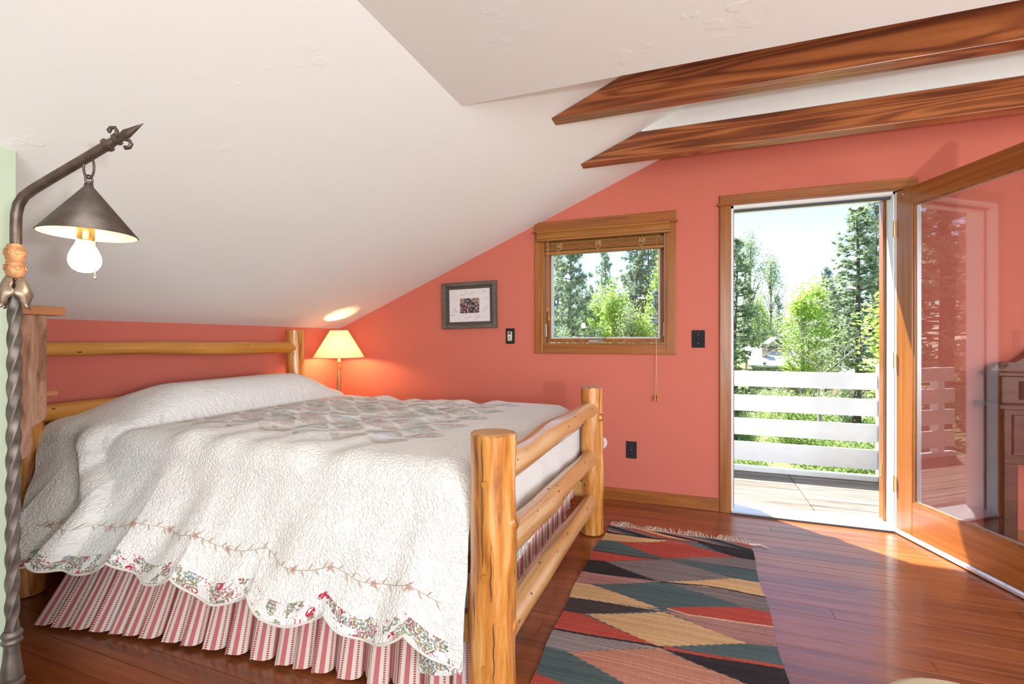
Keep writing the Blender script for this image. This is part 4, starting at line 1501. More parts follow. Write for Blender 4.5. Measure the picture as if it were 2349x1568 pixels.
# leaf collar: folded leaves bending outwards
for kk, a in enumerate((-1.25, 0.25, 1.9, 3.3, -2.5)):
    v, f = [], []
    for i in range(13):
        t = i / 12
        w_ = 0.021 * (math.sin(PI * min(1, t * 1.15)) ** 0.6) * (1 - 0.35 * t) * (1 + 0.25 * math.sin(t * 16)) + 0.001
        rr_ = 0.016 + 0.016 * math.sin(PI * min(1, t * 1.1)) + 0.020 * t * t * t
        z = 1.325 - 0.075 * t + (0.004 if t < 0.1 else 0)
        for j in range(7):
            s2 = (j - 3) / 3
            aa = a + s2 * w_ / 0.024
            rj = rr_ - 0.004 * abs(s2) ** 1.5 + 0.003 * (1 - abs(s2)) ** 3
            c_ = lp3(0, z)
            v.append((c_.x + rj * math.cos(aa), c_.y + rj * math.sin(aa), z))
    for i in range(12):
        for j in range(6):
            f.append((i * 7 + j, i * 7 + j + 1, (i + 1) * 7 + j + 1, (i + 1) * 7 + j))
    lo = part('metal_leaf', MB().add(v, f), M['leaf_metal'], lamp, smooth='all')
    so = lo.modifiers.new('thickness', 'SOLIDIFY')
    so.thickness = 0.0015
# upper tube and arm
arm = [lp3(0.002, 1.40), lp3(0.002, 1.45), lp3(0.003, 1.485), lp3(0.009, 1.510), lp3(0.022, 1.530), lp3(0.045, 1.547), lp3(0.10, 1.580), lp3(0.17, 1.621), lp3(0.225, 1.654)]
part('arm', MB().tube(arm, 0.0115, 14), M['iron'], lamp, smooth=True)
ad = (lp3(0.225, 1.654) - lp3(0.17, 1.621)).normalized()
e0 = lp3(0.225, 1.654)
part('arm_collar', MB().tube([e0 - ad * 0.002, e0 + ad * 0.004, e0 + ad * 0.010, e0 + ad * 0.014, e0 + ad * 0.026, e0 + ad * 0.031, e0 + ad * 0.037, e0 + ad * 0.040], [0.012, 0.0165, 0.0165, 0.011, 0.010, 0.0145, 0.0145, 0.009], 14), M['iron'], lamp, smooth=True)
part('spear_tip', MB().tube([e0 + ad * 0.038, e0 + ad * 0.050, e0 + ad * 0.062, e0 + ad * 0.112], [0.006, 0.010, 0.0125, 0.0006], 8, squash=0.7), M['iron'], lamp, smooth=True)
pn = Vector((-ad.z * 0.936, -ad.z * 0.351, math.hypot(ad.x, ad.y)))
for sg in (1, -1):
    pts = [e0 + ad * 0.038 + pn * sg * 0.004]
    for a_, b_ in ((0.048, 0.010), (0.055, 0.018), (0.055, 0.028), (0.046, 0.033), (0.038, 0.029), (0.037, 0.024)):
        pts.append(e0 + ad * (a_ - (0.010 if sg > 0 else -0.004)) + pn * sg * b_)
    part('scroll_tip', MB().tube(pts, [0.004, 0.0045, 0.0045, 0.0045, 0.0048, 0.0055, 0.003], 8), M['iron'], lamp, smooth=True)
# chain links, cone shade, socket, bulb, pull chain
SH = lp3(0.184, 0.0)
ch = [(SH.x + 0.013 * math.cos(a) * AR.x, SH.y + 0.013 * math.cos(a) * AR.y, 1.602 + 0.028 * math.sin(a)) for a in np.linspace(0, 2 * PI, 20, endpoint=False)]
part('chain_link', MB().tube(ch, 0.0028, 7, closed=True), M['iron'], lamp, smooth=True)
ch = [(SH.x - 0.351 * 0.008 * math.cos(a) + 0.4 * AR.x * 0.008 * math.cos(a), SH.y + 0.936 * 0.008 * math.cos(a), 1.570 + 0.012 * math.sin(a)) for a in np.linspace(0, 2 * PI, 16, endpoint=False)]
part('chain_link', MB().tube(ch, 0.0026, 7, closed=True), M['iron'], lamp, smooth=True)
part('arm_loop', MB().ball((SH.x, SH.y, 1.634), 0.007, 8), M['iron'], lamp, smooth=True)
shade = part('cone_shade', MB().lathe([(0.0075, 1.561), (0.0085, 1.553), (0.098, 1.434)], (SH.x, SH.y, 0), 48, caps=False), M['cone'], lamp, smooth=True)
so = shade.modifiers.new('thickness', 'SOLIDIFY')
so.thickness = 0.0012
part('shade_lining', MB().lathe([(0.007, 1.548), (0.0965, 1.4335)], (SH.x, SH.y, 0), 48, caps=False), M['cone_in'], shade, smooth=True)
part('finial', MB().lathe([(0.006, 0), (0.008, 0.004), (0.007, 0.010), (0.003, 0.012)], (SH.x, SH.y, 1.556), 14), M['iron'], shade, smooth=True)
part('lamp_socket', MB().lathe([(0.016, 0.0), (0.018, 0.004), (0.018, 0.05), (0.012, 0.075)], (SH.x - 0.008, SH.y - 0.002, 1.418), 20), M['brass'], lamp, smooth=True)
bp_ = [(0.004, 0.0), (0.014, 0.0018), (0.024, 0.008), (0.0305, 0.018), (0.033, 0.030), (0.031, 0.043), (0.0255, 0.057), (0.020, 0.068), (0.0165, 0.078), (0.016, 0.086)]
part('bulb', MB().lathe(bp_, (SH.x - 0.010, SH.y - 0.003, 1.340), 32), emit('bulb_glow', (1.0, 0.86, 0.66), 26.0), lamp, smooth='all', label='glowing frosted bulb')
pc = MB()
for i in range(22):
    pc.ball((SH.x + 0.018, SH.y + 0.004, 1.424 - i * 0.0043), 0.0019, 6)
part('pull_chain', pc, M['brass'], lamp, smooth=True, kind='stuff')
part('chain_ball', MB().ball((SH.x + 0.018, SH.y + 0.004, 1.326), 0.0042, 8), M['pewter'], lamp, smooth=True)

# ------------------------------------------------------------------ table lamp on a night stand
TL = Vector((-2.795, 3.300, 0))
ns = thing('night_stand', 'small wooden night stand between the bed and the knee wall corner', 'night stand', (TL.x, TL.y, 0))
part('top', MB().box(TL.x - 0.21, TL.x + 0.21, TL.y - 0.19, TL.y + 0.19, 0.58, 0.605), M['trimx'], ns, bevel=0.004)
part('body', MB().box(TL.x - 0.19, TL.x + 0.19, TL.y - 0.17, TL.y + 0.17, 0.12, 0.58), M['trim'], ns, bevel=0.003)
part('drawer_front', MB().box(TL.x + 0.19, TL.x + 0.203, TL.y - 0.15, TL.y + 0.15, 0.40, 0.56), M['trimx'], ns, bevel=0.003)
for dx in (-0.17, 0.17):
    for dy in (-0.15, 0.15):
        part('leg', MB().box(TL.x + dx - 0.02, TL.x + dx + 0.02, TL.y + dy - 0.02, TL.y + dy + 0.02, 0, 0.12), M['trim'], ns)
tl = thing('table_lamp', 'turned wooden table lamp with a parchment shade in the room corner', 'table lamp', (TL.x, TL.y, 0.606))
part('lamp_base', MB().lathe([(0.07, 0), (0.075, 0.008), (0.07, 0.02), (0.04, 0.03), (0.022, 0.05), (0.030, 0.075), (0.022, 0.10), (0.017, 0.13)], (TL.x, TL.y, 0.606), 28), M['lamp_wood'], tl, smooth=True)
part('lamp_column', MB().lathe([(0.017, 0.0), (0.019, 0.03), (0.020, 0.10), (0.017, 0.18), (0.0155, 0.205), (0.019, 0.210), (0.019, 0.216), (0.015, 0.222), (0.018, 0.240), (0.023, 0.250), (0.021, 0.258), (0.012, 0.262)], (TL.x, TL.y, 0.736), 24), M['lamp_wood'], tl, smooth=True)
part('candle_tube', MB().lathe([(0.014, 0.0), (0.014, 0.05)], (TL.x, TL.y, 0.998), 16), M['candle'], tl, smooth=True)
pmn = bpy.data.materials.new('parchment_shade')
pmn.use_nodes = True
n, l = pmn.node_tree.nodes, pmn.node_tree.links
n.remove(n['Principled BSDF'])
tc = n.new('ShaderNodeTexCoord')
mpn = n.new('ShaderNodeMapping')
mpn.inputs['Scale'].default_value = (22, 22, 40)
mpn.inputs['Rotation'].default_value = (0.6, 0.5, 0.3)
l.new(tc.outputs['Object'], mpn.inputs['Vector'])
nz = n.new('ShaderNodeTexNoise')
nz.inputs['Scale'].default_value = 1.0
nz.inputs['Detail'].default_value = 2
nz.inputs['Distortion'].default_value = 3.0
l.new(mpn.outputs[0], nz.inputs['Vector'])
r = n.new('ShaderNodeValToRGB')
r.color_ramp.elements[0].position = 0.496
r.color_ramp.elements[0].color = (0.74, 0.62, 0.44, 1)
r.color_ramp.elements[1].position = 0.504
r.color_ramp.elements[1].color = (0.74, 0.62, 0.44, 1)
e = r.color_ramp.elements.new(0.5)
e.color = (0.50, 0.36, 0.18, 1)
l.new(nz.outputs['Fac'], r.inputs[0])
df = n.new('ShaderNodeBsdfDiffuse')
tr = n.new('ShaderNodeBsdfTranslucent')
l.new(r.outputs[0], df.inputs[0])
l.new(r.outputs[0], tr.inputs[0])
mx = n.new('ShaderNodeMixShader')
mx.inputs[0].default_value = 0.20
l.new(df.outputs[0], mx.inputs[1])
l.new(tr.outputs[0], mx.inputs[2])
l.new(mx.outputs[0], n['Material Output'].inputs[0])
sh = part('lamp_shade', MB().lathe([(0.204, 0.0), (0.203, 0.004), (0.074, 0.222), (0.073, 0.226)], (TL.x, TL.y, 1.030), 56, caps=False), pmn, tl, smooth=True, label='parchment shade with plant fibres')
part('shade_rim', MB().tube([(TL.x + 0.204 * math.cos(a), TL.y + 0.204 * math.sin(a), 1.030) for a in np.linspace(0, 2 * PI, 56, endpoint=False)], 0.003, 6, closed=True), M['fringe'], sh)
part('shade_rim', MB().tube([(TL.x + 0.073 * math.cos(a), TL.y + 0.073 * math.sin(a), 1.256) for a in np.linspace(0, 2 * PI, 40, endpoint=False)], 0.003, 6, closed=True), M['fringe'], sh)
part('bulb', MB().lathe([(0.012, 0.0), (0.016, 0.01), (0.026, 0.03), (0.028, 0.045), (0.022, 0.062), (0.006, 0.072)], (TL.x, TL.y, 1.05), 20), emit('table_bulb_glow', (1.0, 0.60, 0.26), 330.0), tl, smooth='all')

# ------------------------------------------------------------------ plank wall shelf behind the floor lamp
shf = thing('plank_shelf', 'rough barnwood shelf with a scrolled end bracket beside the headboard', 'shelf', (-2.5, 0.95, 0.75))
br = [(0.846, 0.742), (0.96, 0.742)]
br = [(0.846, 1.262), (1.050, 1.262), (1.050, 0.905), (1.045, 0.885), (1.025, 0.872), (1.008, 0.860), (1.003, 0.845), (1.010, 0.820), (1.012, 0.795), (1.000, 0.768), (0.975, 0.748), (0.945, 0.742), (0.846, 0.742)]
part('end_bracket', MB().prism(br, 0, -2.235, -2.200), M['barn'], shf, bevel=0.002)
part('shelf_board', MB().box(-2.62, -2.185, 0.846, 1.100, 1.2625, 1.293), M['barn_cap'], shf, bevel=0.003)
part('end_bracket', MB().prism(br, 0, -2.60, -2.565), M['barn'], shf, bevel=0.002)
part('peg', MB().tube([(-2.218, 1.045, 0.975), (-2.218, 1.085, 0.975)], 0.012, 10), M['barn_cap'], shf)

# ------------------------------------------------------------------ desk behind the glass door, stool
dk = thing('writing_desk', 'dark carved wooden desk against the wall behind the open glass door', 'desk', (2.1, 3.5, 0))
X0d, X1d, Y0d, Y1d = 1.585, 2.70, 3.40, 3.582
for xa in (X0d, X1d - 0.06):
    for ya in (Y0d, Y1d - 0.05):
        part('leg', MB().box(xa, xa + 0.06, ya, ya + 0.05, 0, 0.50), M['desk'], dk, bevel=0.004)
part('case', MB().box(X0d, X1d, Y0d, Y1d, 0.50, 0.80), M['desk'], dk, bevel=0.004)
part('writing_board', MB().box(X0d - 0.045, X1d + 0.04, Y0d - 0.06, Y1d, 0.801, 0.826), M['desk'], dk, bevel=0.004)
part('upper_case', MB().box(X0d, X1d, Y0d + 0.02, Y1d, 0.827, 0.975), M['desk'], dk, bevel=0.003)
part('cornice', MB().box(X0d - 0.02, X1d + 0.02, Y0d + 0.005, Y1d, 0.976, 0.996), M['desk'], dk, bevel=0.004)
cre = [(X0d - 0.01, 0.997)]
for i in range(41):
    t = i / 40
    xm = X0d - 0.01 + t * (X1d - X0d + 0.02)
    u_ = min(t, 1 - t) * 2
    cre.append((xm, 1.0 + 0.05 * math.sin(min(1, u_ * 6) * PI / 2) + 0.10 * sstep(0.12, 0.5, np.array(u_)) + 0.012 * math.sin(u_ * 22)))
cre.append((X1d + 0.01, 0.997))
crst = part('carved_crest', MB().prism(cre, 1, Y1d - 0.07, Y1d - 0.03), M['desk'], dk, bevel=0.003)
for cx_ in (X0d + 0.05, X1d - 0.05):
    part('scroll', MB().tube([(cx_ + 0.022 * (1 - q / 26) * math.cos(q * 0.6), Y1d - 0.073, 1.028 + 0.022 * (1 - q / 26) * math.sin(q * 0.6)) for q in range(24)], 0.003, 6), M['desk'], crst)
for xa in (1.72, 2.10, 2.48):
    dr = part('cubby_shade_panel', MB().box(xa - 0.06, xa + 0.06, Y0d + 0.012, Y0d + 0.02, 0.85, 0.95), M['subfloor'], dk)  # near-black panel, painted shade in place of a cubby hollow
env = part('envelope', MB().box(1.685, 1.76, Y0d + 0.000, Y0d + 0.010, 0.853, 0.895), M['white'])
tag(env, 'pale envelope tucked into the dark desk cubby', 'envelope')
for xa in (1.80, 2.40):
    d_ = part('drawer_front', MB().box(xa - 0.18, xa + 0.18, Y0d - 0.012, Y0d, 0.55, 0.77), M['desk'], dk, bevel=0.004)
    part('knob', MB().ball((xa, Y0d - 0.022, 0.66), 0.014, 10), M['brass'], d_, smooth=True)

st = thing('round_stool', 'round stool with a cream padded seat beside the rug', 'stool', (0.495, 1.10, 0))
part('seat_pad', MB().lathe([(0.150, 0.0), (0.160, 0.01), (0.163, 0.03), (0.156, 0.05), (0.138, 0.060), (0.0, 0.066)], (0.495, 1.10, 0.414), 40, caps=False), M['stool'], st, smooth='all')
part('seat_ring', MB().lathe([(0.14, 0.0), (0.15, 0.0), (0.15, 0.03), (0.14, 0.03)], (0.495, 1.10, 0.391), 32), M['desk'], st)
for kk in range(4):
    a = kk * PI / 2 + 0.6
    part('leg', MB().tube([(0.495 + 0.115 * math.cos(a), 1.10 + 0.115 * math.sin(a), 0.392), (0.495 + 0.150 * math.cos(a), 1.10 + 0.150 * math.sin(a), 0.001)], [0.016, 0.012], 12), M['desk'], st, smooth=True)

# unseen uplighter behind the camera, added to brighten the ceiling
tch = thing('added_uplighter', 'unseen short uplighter added as fill light for the ceiling', 'floor lamp', (1.6, -0.55, 0))
part('lamp_base', MB().lathe([(0.15, 0.0), (0.15, 0.015), (0.03, 0.03), (0.012, 0.05)], (1.6, -0.55, 0.0), 28), M['iron'], tch, smooth=True)
part('pole', MB().lathe([(0.011, 0.0), (0.011, 0.90)], (1.6, -0.55, 0.05), 14), M['iron'], tch, smooth=True)
part('bowl', MB().lathe([(0.012, 0.0), (0.10, 0.02), (0.17, 0.07), (0.165, 0.072), (0.09, 0.03), (0.0, 0.025)], (1.6, -0.55, 0.95), 32, caps=False), M['pewter'], tch, smooth=True)
up = bpy.data.lights.new('uplighter_fill_light', 'POINT')
up.energy = 150
up.color = (0.93, 0.97, 1.0)
up.shadow_soft_size = 0.06
upo = bpy.data.objects.new('uplighter_fill_light', up)
upo.location = (0, 0, 1.045)
upo.parent = tch
COL.objects.link(upo)

# ------------------------------------------------------------------ balcony
dk_ = part('deck', MB().box(-1.6, 1.56, YG + 0.17, 4.95, -0.22, -0.060), M['subfloor'])
tag(dk_, 'weathered plank balcony deck outside the doorway', 'deck', kind='structure')
dm = {'cache': {}, 'w': 0.128, 't': 0.03, 'mat': M['deck']}
for i in range(9):
    yp = YG + 0.175 + i * 0.129
    for xa, xb in ((-1.6, 0.80), (0.803, 1.56)):
        key = round(xb - xa, 2)
        if key not in dm['cache']:
            dm['cache'][key] = plank_mesh(key - 0.003, 0.124, 0.034, 0.003, mat=M['deck'])
        ob = bpy.data.objects.new('plank', dm['cache'][key])
        ob.location = (xa, yp, -0.024)
        COL.objects.link(ob)
        ob.parent = dk_
rl = thing('balcony_railing', 'white board railing along the far edge of the balcony', 'railing', (0.5, 4.92, -0.02))
for z0, z1 in ((0.752, 0.892), (0.527, 0.672), (0.307, 0.458), (0.075, 0.242)):
    part('rail_board', MB().box(-1.6, 1.462, 4.90, 4.935, z0, z1), M['rail_white'], rl, bevel=0.004)
part('kerb_board', MB().box(-1.6, 1.462, 4.885, 4.95, -0.022, 0.022), M['rail_white'], rl, bevel=0.004)
for xp in (-1.5, -0.2):
    part('post', MB().box(xp, xp + 0.09, 4.936, 5.02, -0.2, 0.89), M['rail_white'], rl, bevel=0.004)
rl2 = thing('balcony_railing', 'white board railing along the side of the balcony beyond the door jamb', 'railing', (1.5, 4.4, -0.02))
part('post', MB().box(1.465, 1.555, 4.88, 4.97, -0.2, 0.965), M['rail_white'], rl2, bevel=0.004)
for z0, z1 in ((0.752, 0.892), (0.527, 0.672), (0.307, 0.458), (0.075, 0.242)):
    part('rail_board', MB().box(1.50, 1.535, YG + 0.18, 4.879, z0, z1), M['rail_white'], rl2, bevel=0.004)

# ------------------------------------------------------------------ outdoors
GZ = -4.0
gm = flat('meadow_grass', (0.16, 0.21, 0.06), 0.95, noise=0.45, nscale=0.9)
gr = MB()
gv, gf = [], []
for i in range(41):
    for j in range(41):
        x = -110 + 230 * i / 40
        yv = -30 + 190 * j / 40
        gv.append((x, yv, GZ + 0.0 + 0.02 * max(0, yv - 45) + 0.25 * math.sin(x * 0.21) * math.sin(yv * 0.17) * (1 if yv > 8 else 0)))
for i in range(40):
    for j in range(40):
        gf.append((i * 41 + j, (i + 1) * 41 + j, (i + 1) * 41 + j + 1, i * 41 + j + 1))
tag(part('ground', gr.add(gv, gf), gm, smooth='all'), 'grassy ground below the balcony', 'ground', kind='structure')
hv, hf = [], []
for i in range(61):
    x = -300 + 700 * i / 60
    h_ = 26 + 9 * math.sin(i * 0.33 + 1) + 5 * math.sin(i * 0.81) + 2 * math.sin(i * 1.9)
    for j, (dy, kk) in enumerate(((0, 0), (40, 0.6), (75, 0.95), (100, 1.0), (140, 0.8))):
        hv.append((x, 330 + dy + 6 * math.sin(i * 1.1 + j), GZ - 2 + h_ * kk))
for i in range(60):
    for j in range(4):
        hf.append((i * 5 + j, (i + 1) * 5 + j, (i + 1) * 5 + j + 1, i * 5 + j + 1))
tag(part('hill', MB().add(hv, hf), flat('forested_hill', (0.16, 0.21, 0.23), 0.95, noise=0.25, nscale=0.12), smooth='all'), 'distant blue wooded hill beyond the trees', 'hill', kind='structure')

bark = flat('pine_bark', (0.11, 0.085, 0.075), 0.95, noise=0.4, nscale=9)
bark_g = flat('grey_bark', (0.36, 0.33, 0.31), 0.95, noise=0.3, nscale=9)
M['needle'] = leafmat('pine_needles', (0.27, 0.35, 0.21), (0.44, 0.51, 0.33), 0.5)
M['needle_b'] = leafmat('pine_needles_blue', (0.27, 0.35, 0.32), (0.40, 0.48, 0.45), 0.5)
M['aspen'] = leafmat('aspen_leaves', (0.36, 0.52, 0.12), (0.58, 0.70, 0.22), 0.55)
M['willow'] = leafmat('grey_green_leaves', (0.30, 0.38, 0.20), (0.48, 0.54, 0.34), 0.55)
M['shrubleaf'] = leafmat('shrub_leaves', (0.22, 0.33, 0.10), (0.42, 0.50, 0.22), 0.5)


def tris_mesh(name, C, D, W, mat):
    """thin triangles: base centre C, tip C+D, half width vector W"""
    n_ = len(C)
    V = np.empty((n_ * 3, 3))
    V[0::3] = C - W
    V[1::3] = C + W
    V[2::3] = C + D
    return raw_mesh(name, V, np.arange(n_ * 3).reshape(-1, 3), mat, False)


def quads_mesh(name, C, A, B, mat):
    n_ = len(C)
    V = np.empty((n_ * 4, 3))
    V[0::4] = C - A
    V[1::4] = C + B * 0.7
    V[2::4] = C + A
    V[3::4] = C - B * 0.7
    return raw_mesh(name, V, np.arange(n_ * 4).reshape(-1, 4), mat, False)


def unit(v):
    return v / (np.linalg.norm(v, axis=-1, keepdims=True) + 1e-9)


def make_pine(H, R0, seed, mat, start=0.22, tuft=22, nwh=34, ln=0.26):
    g_ = np.random.default_rng(seed)
    wood_ = MB()
    wood_.tube([(0.05 * math.sin(i), 0.05 * math.cos(i * 1.3), H * i / 9) for i in range(10)], [0.012 * H * (1 - 0.93 * i / 9) + 0.012 for i in range(10)], 8)
    cs_, ds_ = [], []
    for w_ in range(nwh):
        t = start + (1 - start) * (w_ / (nwh - 1)) ** 0.95
        z = H * t
        L0 = R0 * (1 - ((t - start) / (1 - start)) ** 1.5) * (0.75 + 0.4 * g_.random()) + 0.22
        if t < start + 0.1:
            L0 *= 0.7
        for b_ in range(5):
            a = g_.uniform(0, 2 * PI)
            L = L0 * g_.uniform(0.6, 1.1)
            up = g_.uniform(-0.1, 0.35) + 0.35 * t
            p0 = np.array([0, 0, z])
            p1 = p0 + L * np.array([math.cos(a), math.sin(a), up * 0.6])
            pm_ = (p0 + p1) / 2 + np.array([0, 0, -0.06 * L])
            wood_.tube([p0, pm_, p1], [0.02 + 0.008 * L, 0.015, 0.006], 4, caps=False)
            m_ = max(3, int(L * 5))
            for q in range(m_):
                f_ = 0.35 + 0.65 * (q + g_.random()) / m_
                pc_ = p0 * (1 - f_) + p1 * f_ + np.array([0, 0, -0.06 * L * 4 * f_ * (1 - f_)]) + g_.normal(0, 0.09 + 0.03 * L, 3)
                cs_.append(pc_)
                ds_.append((p1 - p0) / L)
    cs_ = np.repeat(np.array(cs_), tuft, 0)
    ds_ = np.repeat(np.array(ds_), tuft, 0)
    D = unit(g_.normal(0, 1, cs_.shape) + ds_ * 0.8 + np.array([0, 0, 0.35])) * g_.uniform(0.6, 1.1, (len(cs_), 1)) * ln
    W = unit(np.cross(D, g_.normal(0, 1, D.shape))) * 0.028
    return wood_, tris_mesh('foliage', cs_, D, W, mat)


def make_broadleaf(H, R0, seed, mat, barkm, leaf=0.085, nclu=150, per=110, trunk=0.35, squat=1.0):
    g_ = np.random.default_rng(seed)
    wood_ = MB()
    wood_.tube([(0, 0, 0), (0.05, 0.02, H * 0.3), (0.0, 0.06, H * 0.6), (0.03, 0, H * 0.92)], [0.016 * H, 0.012 * H, 0.007 * H, 0.01], 8)
    cl = []
    for i in range(nclu):
        t = g_.uniform(trunk, 1.0)
        prof = math.sin(PI * min(1, (t - trunk) / (1 - trunk) * 0.86 + 0.12)) ** 0.7
        a = g_.uniform(0, 2 * PI)
        rr_ = R0 * prof * math.sqrt(g_.uniform(0.15, 1.0))
        p = np.array([rr_ * math.cos(a), rr_ * math.sin(a), H * t])
        cl.append(p)
        if i % 3 == 0:
            b0 = np.array([0, 0.03, H * max(0.2, t - 0.2)])
            wood_.tube([b0, (b0 + p) / 2 + np.array([0, 0, 0.1]), p], [0.004 * H, 0.0026 * H, 0.004], 4, caps=False)
    C = np.repeat(np.array(cl), per, 0) + g_.normal(0, 1, (nclu * per, 3)) * np.array([0.2 * R0, 0.2 * R0, 0.055 * H * squat])
    A = unit(g_.normal(0, 1, C.shape)) * leaf * g_.uniform(0.6, 1.2, (len(C), 1))
    B = unit(np.cross(A, g_.normal(0, 1, C.shape))) * leaf * 0.8
    return wood_, quads_mesh('foliage', C, A, B, mat)


def make_bare(H, R0, seed):
    g_ = np.random.default_rng(seed)
    wood_ = MB()
    tips = []

    def grow(p, d, L, r_, depth):
        pts = [p]
        q = p
        dd = d
        for i in range(3):
            dd = unit(dd + g_.normal(0, 0.16, 3) + np.array([0, 0, 0.05]))
            q = q + dd * L / 3
            pts.append(q)
        wood_.tube(pts, [r_, r_ * 0.85, r_ * 0.7, r_ * 0.5], 4 if depth < 3 else 6, caps=False)
        tips.append(q)
        if depth > 0:
            for kk in range(g_.integers(3, 5)):
                f_ = g_.uniform(0.35, 1.0)
                b_ = pts[0] * (1 - f_) + q * f_
                grow(b_, unit(dd + g_.normal(0, 0.75, 3) * np.array([1, 1, 0.6])), L * g_.uniform(0.5, 0.72), r_ * 0.5, depth - 1)
    grow(np.array([0.0, 0, 0]), np.array([0, 0, 1.0]), H * 0.5, 0.012 * H, 4)
    tips = np.array(tips)
    C = np.repeat(tips, 5, 0) + g_.normal(0, 0.09, (len(tips) * 5, 3))
    A = unit(g_.normal(0, 1, C.shape)) * 0.03
    B = unit(np.cross(A, g_.normal(0, 1, C.shape))) * 0.024
    return wood_, quads_mesh('foliage', C, A, B, M['willow'])


protos = {}


def proto(kind):
    if kind in protos:
        return protos[kind]
    if kind == 'pine_a':
        w_, f_ = make_pine(12, 1.75, 1, M['needle'], 0.24)
        bk = bark
    elif kind == 'pine_b':
        w_, f_ = make_pine(12, 2.2, 2, M['needle'], 0.34, nwh=26)
        bk = bark
    elif kind == 'pine_c':
        w_, f_ = make_pine(12, 1.9, 3, M['needle_b'], 0.20, nwh=36)
        bk = bark
    elif kind == 'aspen_a':
        w_, f_ = make_broadleaf(8, 0.80, 4, M['aspen'], bark_g, leaf=0.075, nclu=95, per=60)
        bk = bark_g
    elif kind == 'aspen_b':
        w_, f_ = make_broadleaf(8, 0.68, 5, M['aspen'], bark_g, leaf=0.075, nclu=80, per=60, trunk=0.25)
        bk = bark_g
    elif kind == 'cotton':
        w_, f_ = make_broadleaf(10, 0.95, 6, M['willow'], bark, leaf=0.07, nclu=70, per=55, trunk=0.35, squat=0.7)
        bk = bark
    elif kind == 'bare':
        w_, f_ = make_bare(6.5, 1, 7)
        bk = bark_g
    elif kind == 'shrub_a':
        w_, f_ = make_broadleaf(1.8, 1.0, 8, M['shrubleaf'], bark_g, leaf=0.055, nclu=60, per=70, trunk=0.1, squat=2.2)
        bk = bark_g
    else:
        w_, f_ = make_broadleaf(1.6, 0.9, 9, M['willow'], bark_g, leaf=0.05, nclu=45, per=60, trunk=0.1, squat=2.2)
        bk = bark_g
    me_ = bpy.data.meshes.new('trunk')
    me_.from_pydata([tuple(p) for p in w_.v], [], w_.f)
    me_.materials.append(bk)
    me_.shade_smooth()
    protos[kind] = (me_, f_)
    return protos[kind]


tree_spots = []


def tree(name, kind, x, y, H, label, cat='tree', rz=0.0, group=None, wide=1.0, base=GZ):
    h0 = {'pine_a': 12, 'pine_b': 12, 'pine_c': 12, 'aspen_a': 8, 'aspen_b': 8, 'cotton': 10, 'bare': 6.5, 'shrub_a': 1.8, 'shrub_b': 1.6}[kind]
    o = thing(name, label, cat, (x, y, base - 0.05), rz, group)
    if kind[:5] != 'shrub':
        tree_spots.append((x, y))
    s = H / h0
    o.scale = (s * wide, s * wide, s)
    a, b_ = proto(kind)
    t_ = bpy.data.objects.new('trunk', a)
    f_ = bpy.data.objects.new('foliage', b_)
    f_['kind'] = 'stuff'
    for q in (t_, f_):
        COL.objects.link(q)
        q.parent = o
    return o


# trees seen through the doorway
tree('pine_tree', 'pine_a', 1.67, 22.0, 9.3, 'slender pine whose trunk stands beside the latch side door jamb outside', rz=0.4)
tree('cottonwood_tree', 'cotton', 5.6, 55.5, 15.8, 'airy pale green cottonwood rising far behind the slender pine by the jamb', rz=1.0)
tree('cottonwood_tree', 'cotton', 7.9, 58.5, 14.1, 'airy cottonwood with dark trunk above the neighbouring metal roof', rz=2.6)
tree('aspen_tree', 'aspen_b', 6.5, 56.5, 9.2, 'bright green aspen rising behind the chimney of the metal roofed house', rz=0.3, wide=1.4)
tree('aspen_tree', 'aspen_a', 6.45, 34.4, 8.0, 'bright green aspen between the metal roof and the leafless tree', rz=1.3, wide=1.5)
tree('aspen_tree', 'aspen_b', 8.00, 38.3, 9.0, 'tall bright aspen behind the grey leafless tree', rz=2.2, wide=1.9)
tree('leafless_tree', 'bare', 4.85, 22.1, 6.7, 'pale grey leafless tree in front of the aspens', rz=0.6)
tree('pine_tree', 'pine_a', 8.65, 32.1, 12.5, 'tall dark trunked pine standing past the leafless tree', rz=2.0, wide=1.4)
tree('pine_tree', 'pine_c', 15.2, 51.6, 17.4, 'tallest bluish pine rising behind the dark trunked pine', rz=0.2, wide=1.05)
tree('pine_tree', 'pine_c', 11.9, 53.4, 12.0, 'bluish distant pine on the slope beside the dark trunked pine', rz=1.9)
tree('aspen_tree', 'aspen_a', 7.13, 19.4, 7.6, 'bright green aspen crowding the hinge side door jamb outside', rz=0.9, wide=1.9)
tree('pine_tree', 'pine_c', 9.6, 66.0, 10.5, 'small far pine in the gap above the neighbouring roofs', rz=0.5)
tree('pine_tree', 'pine_b', 6.6, 68.0, 12.5, 'far pine directly behind the airy cottonwoods', rz=2.5)
